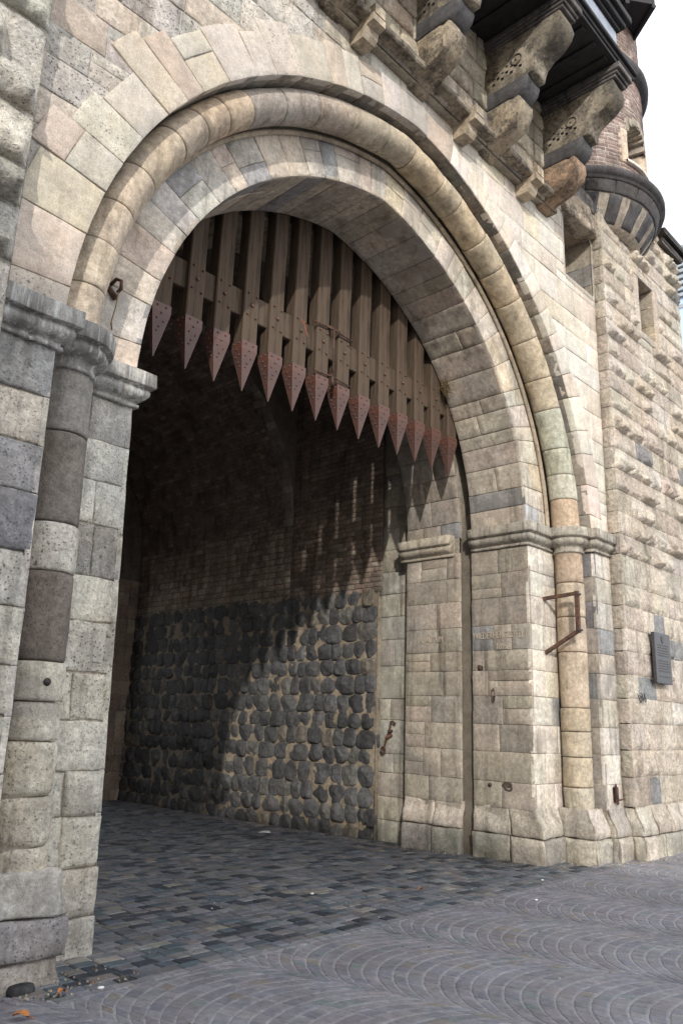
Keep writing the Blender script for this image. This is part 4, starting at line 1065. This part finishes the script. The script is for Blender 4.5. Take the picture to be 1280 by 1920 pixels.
# bronze plaque
mb = MB(); mb.box((-.31, -.03, -.41), (.31, .03, .41), c=.008)
pq = mb.build('wall_plaque', M_plaque, None, False); pq.location = (13.14, Y_WALL-.10, 2.965); tag(pq, 'dark bronze plaque with raised lines of tiny lettering fixed to the pale rusticated wall', 'plaque')
for rows_ in (range(0, 5), range(6, 11), range(12, 13)):
    mb = MB()
    for k in rows_:
        z = .20-k*.042; x = -.22
        while x < .2:
            L_ = rng.uniform(.02, .07); mb.box((x, -.034, z), (min(x+L_, .23), -.0302, z+.016)); x += L_+.014
    mb.build('raised_lettering', M_iron, pq, False)
mb = MB(); mb.prism([(-.045, .36), (.045, .36), (.045, .29), (.03, .26), (0, .24), (-.03, .26), (-.045, .29)], lambda a, b: (a, -.0302, b), lambda a, b: (a, -.037, b)); mb.build('shield_emblem', M_iron, pq, False)
for sx in (-.26, .26):
    for sz in (-.36, .36):
        mb = MB(); mb.tube([(sx, .03, sz), (sx, .12, sz)], .018, 8); mb.build('wall_stud', M_iron, pq, True)
# door pivot on the rebate
mb = MB(); bx = 10.57
pts = [(bx-.01, 8.74, 1.80), (bx-.01, 8.80, 1.83), (bx-.01, 8.84, 1.82), (bx-.01, 8.85, 1.74), (bx-.01, 8.90, 1.60), (bx-.01, 8.97, 1.43), (bx-.01, 9.03, 1.38), (bx-.01, 9.04, 1.33), (bx-.01, 9.0, 1.30)]
mb.tube(pts, .017, 8); mb.tube([(bx+.05, 8.86, 1.67), (bx-.04, 8.86, 1.67)], .025, 8); mb.tube([(bx+.06, 8.88, 1.60), (bx-.02, 8.90, 1.58), (bx-.03, 8.93, 1.54)], [.035, .03, .02], 8)
ring = [(bx-.02, 8.99+.045*math.cos(t), 1.36+.05*math.sin(t)) for t in np.linspace(0, 2*math.pi, 15)]; mb.tube(ring, .014, 6)
fitting(mb, 'door_latch', M_rust, 'rusty hooked iron door latch on the pale rebate beside the basalt wall', 'latch', (bx, 8.88, 1.6))
# hook with hanging cord high on the left
mb = MB(); hx, hy = 3.185, Y_IN
mb.tube([(hx-.03, hy, 5.60), (hx-.03, hy-.09, 5.62), (hx, hy-.13, 5.60), (hx+.01, hy-.12, 5.53), (hx, hy-.08, 5.50)], .017, 8); mb.tube([(hx-.05, hy+.01, 5.56), (hx+.02, hy-.03, 5.47)], .03, 7)
hk = fitting(mb, 'iron_hook', M_rust, 'small rusty hook with a hanging cord on the pale arch stones left of the portcullis', 'hook', (hx, hy, 5.56))
mb = MB(); mb.tube([(0, -.10, -.06), (.005, -.07, -.2), (-.01, -.05, -.34), (.01, -.04, -.42), (-.015, -.05, -.36)], .006, 5, col=(.3, .25, .2)); mb.build('cord', M_straw, hk, True)
# little latch box low on the outer pier
mb = MB(); lx, ly = 11.72, Y_OUT
mb.box((lx-.045, ly-.055, .78), (lx+.045, ly+.01, .99), c=.008); mb.tube([(lx-.02, ly-.03, .99), (lx, ly-.035, 1.03), (lx+.02, ly-.03, .99)], .012, 6); mb.tube([(lx-.03, ly-.04, .80), (lx+.05, ly-.13, .83)], .014, 6); mb.tube([(lx, ly-.05, .78), (lx, ly-.05, .74)], [.03, .008], 6)
fitting(mb, 'iron_lock', M_rust, 'little rusty iron lock box low on the outer pier right of the tan column', 'lock', (lx, ly, .9))
# dry tuft on the arch soffit, orange cord on the portcullis
mb = MB(); c0 = Vector((9.60, 7.02, 7.06))
for k in range(90):
    a = rng.uniform(0, 6.28); L_ = rng.uniform(.06, .17); d = Vector((math.cos(a)*.8-.3, math.sin(a)*.5-.35, rng.uniform(-1, .5))).normalized()
    p = c0+Vector((rng.uniform(-.04, .04), rng.uniform(-.06, .05), rng.uniform(-.09, .09)))
    mb.tube([p, p+d*L_*.5+Vector((0, 0, .01)), p+d*L_], [.004, .003, .001], 3, caps=False)
fitting(mb, 'dry_tuft', M_straw, 'dry brown tuft of weeds clinging to the arch edge near the last spikes', 'plant tuft', tuple(c0))
mb = MB(); mb.tube([(6.46, 7.06, 6.98), (6.50, 7.045, 6.93), (6.52, 7.05, 6.86), (6.56, 7.05, 6.80), (6.57, 7.055, 6.76)], .005, 5)
fitting(mb, 'orange_cord', M_cord, 'short orange cord caught on a portcullis bar', 'cord', (6.5, 7.05, 6.86))
# scribble on the right wall
mb = MB(); pts = [(12.30+.16*math.sin(t*.31)+.045*t/6+.03*math.sin(t*1.7), Y_WALL-.052, 2.30+.05*math.sin(t*1.9+.5)+.03*math.cos(t*.8)) for t in np.linspace(0, 14, 90)]
mb.tube(pts, .007, 4); o = mb.build('scribble', M_scrib, None, True); o.parent = gate; o.matrix_parent_inverse = Matrix.Translation(-Vector((6.96, 5.5, 0)))

# ------------------------------------------------------------------ ground
def gz(x, y): return np.interp(y, [-50, 5.3, 8.4, 12, 60], [0, 0, -.07, -.11, -.11])
mb = MB()
ya = np.array([-900, -60, -20, -6, 0, 3, 5.2, 7, 8.4, 10, 12, 20, 60, 900.]); col_g = None
xa = np.array([-900, -60, -10, 0, 3, 7, 11, 20, 60, 900.])
ug, vg = np.meshgrid(xa, ya, indexing='ij'); P = np.stack([ug, vg, gz(ug, vg)-.03], -1); I = np.arange(ug.size).reshape(ug.shape)
mb.add(P.reshape(-1, 3), np.stack([I[:-1, :-1], I[1:, :-1], I[1:, 1:], I[:-1, 1:]], -1).reshape(-1, 4), col=(.135, .125, .12))
mb.build('ground', M_sett, None, False, kind='structure')
def sett(mb, c, h=.03, gap=.006, col=(.1, .1, .1), pit=0., lift=0., rel=.006):
    """c : 4 plan corners"""
    c = np.array(c, float); m = c.mean(0); d = c-m; L = np.linalg.norm(d, axis=1, keepdims=True)
    o = m+d*(1-gap/L); i = m+d*(1-(gap+.014)/L)
    z = gz(m[0], m[1])+lift+np.array([rng.uniform(-.001, .001) for _ in range(4)])
    V = np.concatenate([np.c_[o, z-.03], np.c_[o, z-rel], np.c_[i, z]])
    q = [(k, (k+1) % 4, 4+(k+1) % 4, 4+k) for k in range(4)]+[(4+k, 4+(k+1) % 4, 8+(k+1) % 4, 8+k) for k in range(4)]+[(8, 9, 10, 11)]
    mb.add(V, q, col=col, pit=pit)
mb = MB()
SP = [((.120, .125, .142), .1, 5), ((.135, .128, .126), .1, 3), ((.165, .166, .175), .1, 2.5), ((.030, .036, .047), .05, 3.0), ((.075, .094, .112), .05, 3.0), ((.215, .20, .18), .1, .6)]
y = 5.24
while y < 18.5:
    hh = rng.uniform(.115, .145); x = 2.6+rng.uniform(0, .2)
    while x < 10.75:
        L_ = rng.uniform(.13, .235); c, p = pick(SP, j=.1, blend=False)
        j = lambda: rng.uniform(-.004, .004)
        if not (x < 3.0 and y < 5.3): sett(mb, [(x+j(), y+j()), (x+L_+j(), y+j()), (x+L_+j(), y+hh+j()), (x+j(), y+hh+j())], col=c, pit=p, gap=.006, lift=rng.uniform(-.003, .003), rel=.008)
        x += L_
    y += hh
mb.build('passage_paving', M_sett, None, False, kind='structure')
mb = MB()
PP = [((.182, .176, .196), .1, 5), ((.198, .190, .206), .1, 4), ((.160, .160, .184), .1, 3), ((.15, .168, .175), .05, .7), ((.185, .168, .152), .1, .5)]
am = RAD(55); RA = .88; W = 2*RA*math.sin(am); step = .122; RO = RAD(14); co_, si_ = math.cos(RO), math.sin(RO)
for s_ in range(-7, 9):
    xc_ = s_*W; y0 = 4.2+(s_ % 2)*.06
    while y0 > -9:
        hh = step*rng.uniform(.94, 1.06); nst = 14; y0 -= hh
        for k in range(nst):
            j = lambda: rng.uniform(-.006, .006)
            t0, t1 = -am+2*am*k/nst, -am+2*am*(k+1)/nst
            def pt(t, o):
                qx = xc_+RA*math.sin(t)+j(); qy = y0-RA*(1-math.cos(t))+o+j()*.5
                return (8.15+qx*co_-qy*si_, 4.93+qx*si_+qy*co_)
            cs = [pt(t0, .004), pt(t1, .004), pt(t1, hh-.004), pt(t0, hh-.004)]
            my = sum(p[1] for p in cs)/4; mx_ = sum(p[0] for p in cs)/4
            if my < .2 or mx_ < -3 or mx_ > 19: continue
            if my > 5.21 and 2.9 < mx_ < 10.8: continue
            if my > 5.55 or max(p[1] for p in cs) > 5.28 and 3.1 < mx_ < 10.6: continue
            c, p = pick(PP, j=.06, blend=False); sett(mb, cs, col=c, pit=p, gap=.004, lift=rng.uniform(-.0012, .0012), rel=.0035)
xe = 2.9
while xe < 10.8:                                                 # straight course of small setts along the passage paving
    L_ = rng.uniform(.11, .16); c, p = pick(PP, j=.09); sett(mb, [(xe, 5.13), (xe+L_, 5.13), (xe+L_, 5.235), (xe, 5.235)], col=c, pit=p, gap=.006, lift=.004); xe += L_
sheet(mb, lambda u, v, w: np.stack([u, v, w], -1), [-4, 19], [-.5, 5.24], -.004, col=(.27, .265, .285))
# apron of setts along the right-hand wall and left pier
mb.build('plaza_paving', M_sett, None, False, kind='structure')

# ------------------------------------------------------------------ litter
def leaf(x, y, L_, rz, label, m=M_leaf):
    mb = MB(); n = 7; V = []
    for k in range(n+1):
        t = k/n; wd = L_*.33*math.sin(math.pi*min(t*1.05, 1))**.8*(1+.25*math.sin(9*t)); zc = .012+.02*math.sin(math.pi*t)
        V += [(-wd, L_*(t-.5), zc+.012), (0, L_*(t-.5), zc), (wd, L_*(t-.5), zc+.014)]
    q = []
    for k in range(n): q += [(3*k, 3*k+1, 3*k+4, 3*k+3), (3*k+1, 3*k+2, 3*k+5, 3*k+4)]
    mb.add(V, q); mb.tube([(0, -L_*.5, .012), (0, -L_*.8, .016)], .003, 4)
    o = mb.build('fallen_leaf', m, None, True); o.location = (x, y, float(gz(x, y))+.003); o.rotation_euler = (0, 0, rz); return tag(o, label, 'leaf', 'fallen leaves on the paving')
leaf(2.60, 5.02, .11, .6, 'largest orange leaf on the cobbles at the bottom left corner')
leaf(2.98, 5.25, .07, 1.9, 'small orange leaf on the cobbles right of the black stone')
leaf(7.6, 5.9, .06, 1.3, 'small brown leaf on the dark passage setts')
mb = MB(); V = []
for a in np.linspace(0, 2*math.pi, 13)[:-1]: V.append((.11*math.cos(a)*(1+.2*math.sin(3*a)), .09*math.sin(a), .012+.006*math.sin(2*a)))
mb.add(V+[(x, y, z-.008) for x, y, z in V], [(i, (i+1) % 12, 12+(i+1) % 12, 12+i) for i in range(12)], ngons=[list(range(12)), list(range(12, 24))[::-1]])
o = mb.build('paper_scrap', M_paper, None, False); o.location = (9.75, 10.95, float(gz(0, 10.95))+.002); tag(o, 'white paper scrap lying at the foot of the basalt wall', 'litter')
for k, (x, y, lab) in enumerate([(3.25, 5.22, 'white speck of litter at the corner of the left pier'), (6.6, 6.6, 'white speck of litter on the setts in mid passage'), (9.3, 5.35, 'white speck of litter in front of the right plinth'), (8.2, 4.8, 'white speck of litter on the fan cobbles before the right pier')]):
    mb = MB(); mb.lathe([(.0, .0), (.022, .0), (.026, .008), (.018, .016), (0, .018)], (0, 0, 0), n=8); o = mb.build('litter_scrap', M_paper, None, True); o.location = (x, y, float(gz(x, y))+.003); o.scale = (1, .7, .7); tag(o, lab, 'litter', 'white specks of litter on the paving')
mb = MB(); mb.lathe([(0, -.05), (.15, -.05), (.165, .02), (.14, .06), (.0, .075)], (0, 0, 0), n=12, col=(.03, .03, .033), noise=.02)
o = mb.build('guard_stone', M_basalt, None, True); o.location = (2.82, 5.49, 0); o.scale = (.6, .4, .7); tag(o, 'low black stone at the foot of the left column', 'stone')

mb = MB()
def grit(x, y):
    r_ = rng.choice([.004, .005, .006, .008, .010]); n_ = 6; a0_ = rng.uniform(0, 6); z_ = float(gz(x, y))
    V = [(x+r_*rng.uniform(.7, 1.3)*math.cos(a0_+k*1.047), y+r_*rng.uniform(.7, 1.3)*math.sin(a0_+k*1.047), z_-.004) for k in range(n_)]
    V += [(x+r_*.6*math.cos(a0_+k*1.047), y+r_*.6*math.sin(a0_+k*1.047), z_+r_*rng.uniform(.6, 1.0)) for k in range(n_)]
    c = rng.choice([(.30, .26, .2), (.22, .19, .15), (.35, .31, .25), (.12, .115, .11), (.26, .15, .07), (.4, .38, .34)])
    mb.add(V, [(k, (k+1) % n_, n_+(k+1) % n_, n_+k) for k in range(n_)], col=c, ngons=[list(range(n_, 2*n_))])
for k in range(420):                                             # along the right plinth
    t = rng.random(); d = abs(rng.gauss(0, .09))
    seg = rng.choice([((10.2, 5.82), (11.0, 5.82)), ((11.0, 5.36), (11.5, 5.36)), ((11.5, 5.25), (12.0, 5.25)), ((12.0, 5.09), (15.5, 5.09)), ((12.0, 5.09), (15.5, 5.09))])
    grit(seg[0][0]+(seg[1][0]-seg[0][0])*t, seg[0][1]-d-.01)
for k in range(260): grit(10.30-abs(rng.gauss(0, .12)), rng.uniform(5.9, 9.0))
for k in range(420): grit(10.42-abs(rng.gauss(0, .13)), rng.uniform(9.0, 16.5))
for k in range(150): grit(rng.uniform(2.5, 3.65), 5.42-abs(rng.gauss(0, .10))+(.35 if rng.random() < .4 else 0))
for k in range(160): grit(rng.uniform(2.5, 12), rng.uniform(2.5, 9))
o = mb.build('grit', M_rough, None, False, kind='stuff'); o['label'] = 'grit and crumbs gathered along the wall feet'

# ------------------------------------------------------------------ modern building far right
ob = thing('office_building', 'pale blue glass office building behind the right end of the gate wall', 'building', (52, 17, 0))
mb = MB(); mb.box((-7, -10, 0), (8, 10, 27.5)); mb.build('glass_facade', M_glass, ob, False)
mb = MB()
for z in np.arange(3, 27.5, 3.4): mb.box((-7.06, -10.06, z), (8.06, 10.06, z+.25))
mb.build('floor_band', M_gframe, ob, False)
mb = MB()
for k in range(9): mb.box((-7.2, -10.2, 27.5+k*.4), (8.2, 10.2, 27.72+k*.4))
mb.box((-6.8, -9.8, 27.4), (7.8, 9.8, 31)); mb.build('roof_louvre', M_gframe, ob, False)

# ------------------------------------------------------------------ house on the left side of the plaza (its shade lies on the ground and the left pier)
hs = thing('townhouse', 'plain rendered townhouse along the left side of the plaza, its shade lying over the cobbles', 'house', (-13, -8, 0))
mb = MB(); mb.box((-5, -12, 0), (4, 10, 11.2), col=(.45, .41, .35)); mb.build('wall', M_dress, hs, False)
mb = MB(); mb.prism([(-5.3, 11.2), (4.25, 11.2), (4.25, 11.35), (-.5, 15.2), (-5.3, 11.35)], lambda a, b: (a, -12.2, b), lambda a, b: (a, 10.2, b), col=(.2, .12, .09)); mb.build('roof', M_brick, hs, False)
for fl in range(3):
    for k in range(6):
        y = -10.2+k*3.6; z = 1.2+fl*3.4
        mb = MB(); mb.box((3.95, y-.62, z-.08), (4.06, y+.62, z+1.9), col=(.5, .48, .44)); f_ = mb.build('window', M_dress, hs, False)
        mb = MB(); mb.box((4.03, y-.5, z), (4.075, y+.5, z+1.8)); mb.build('pane', M_glass, f_, False)
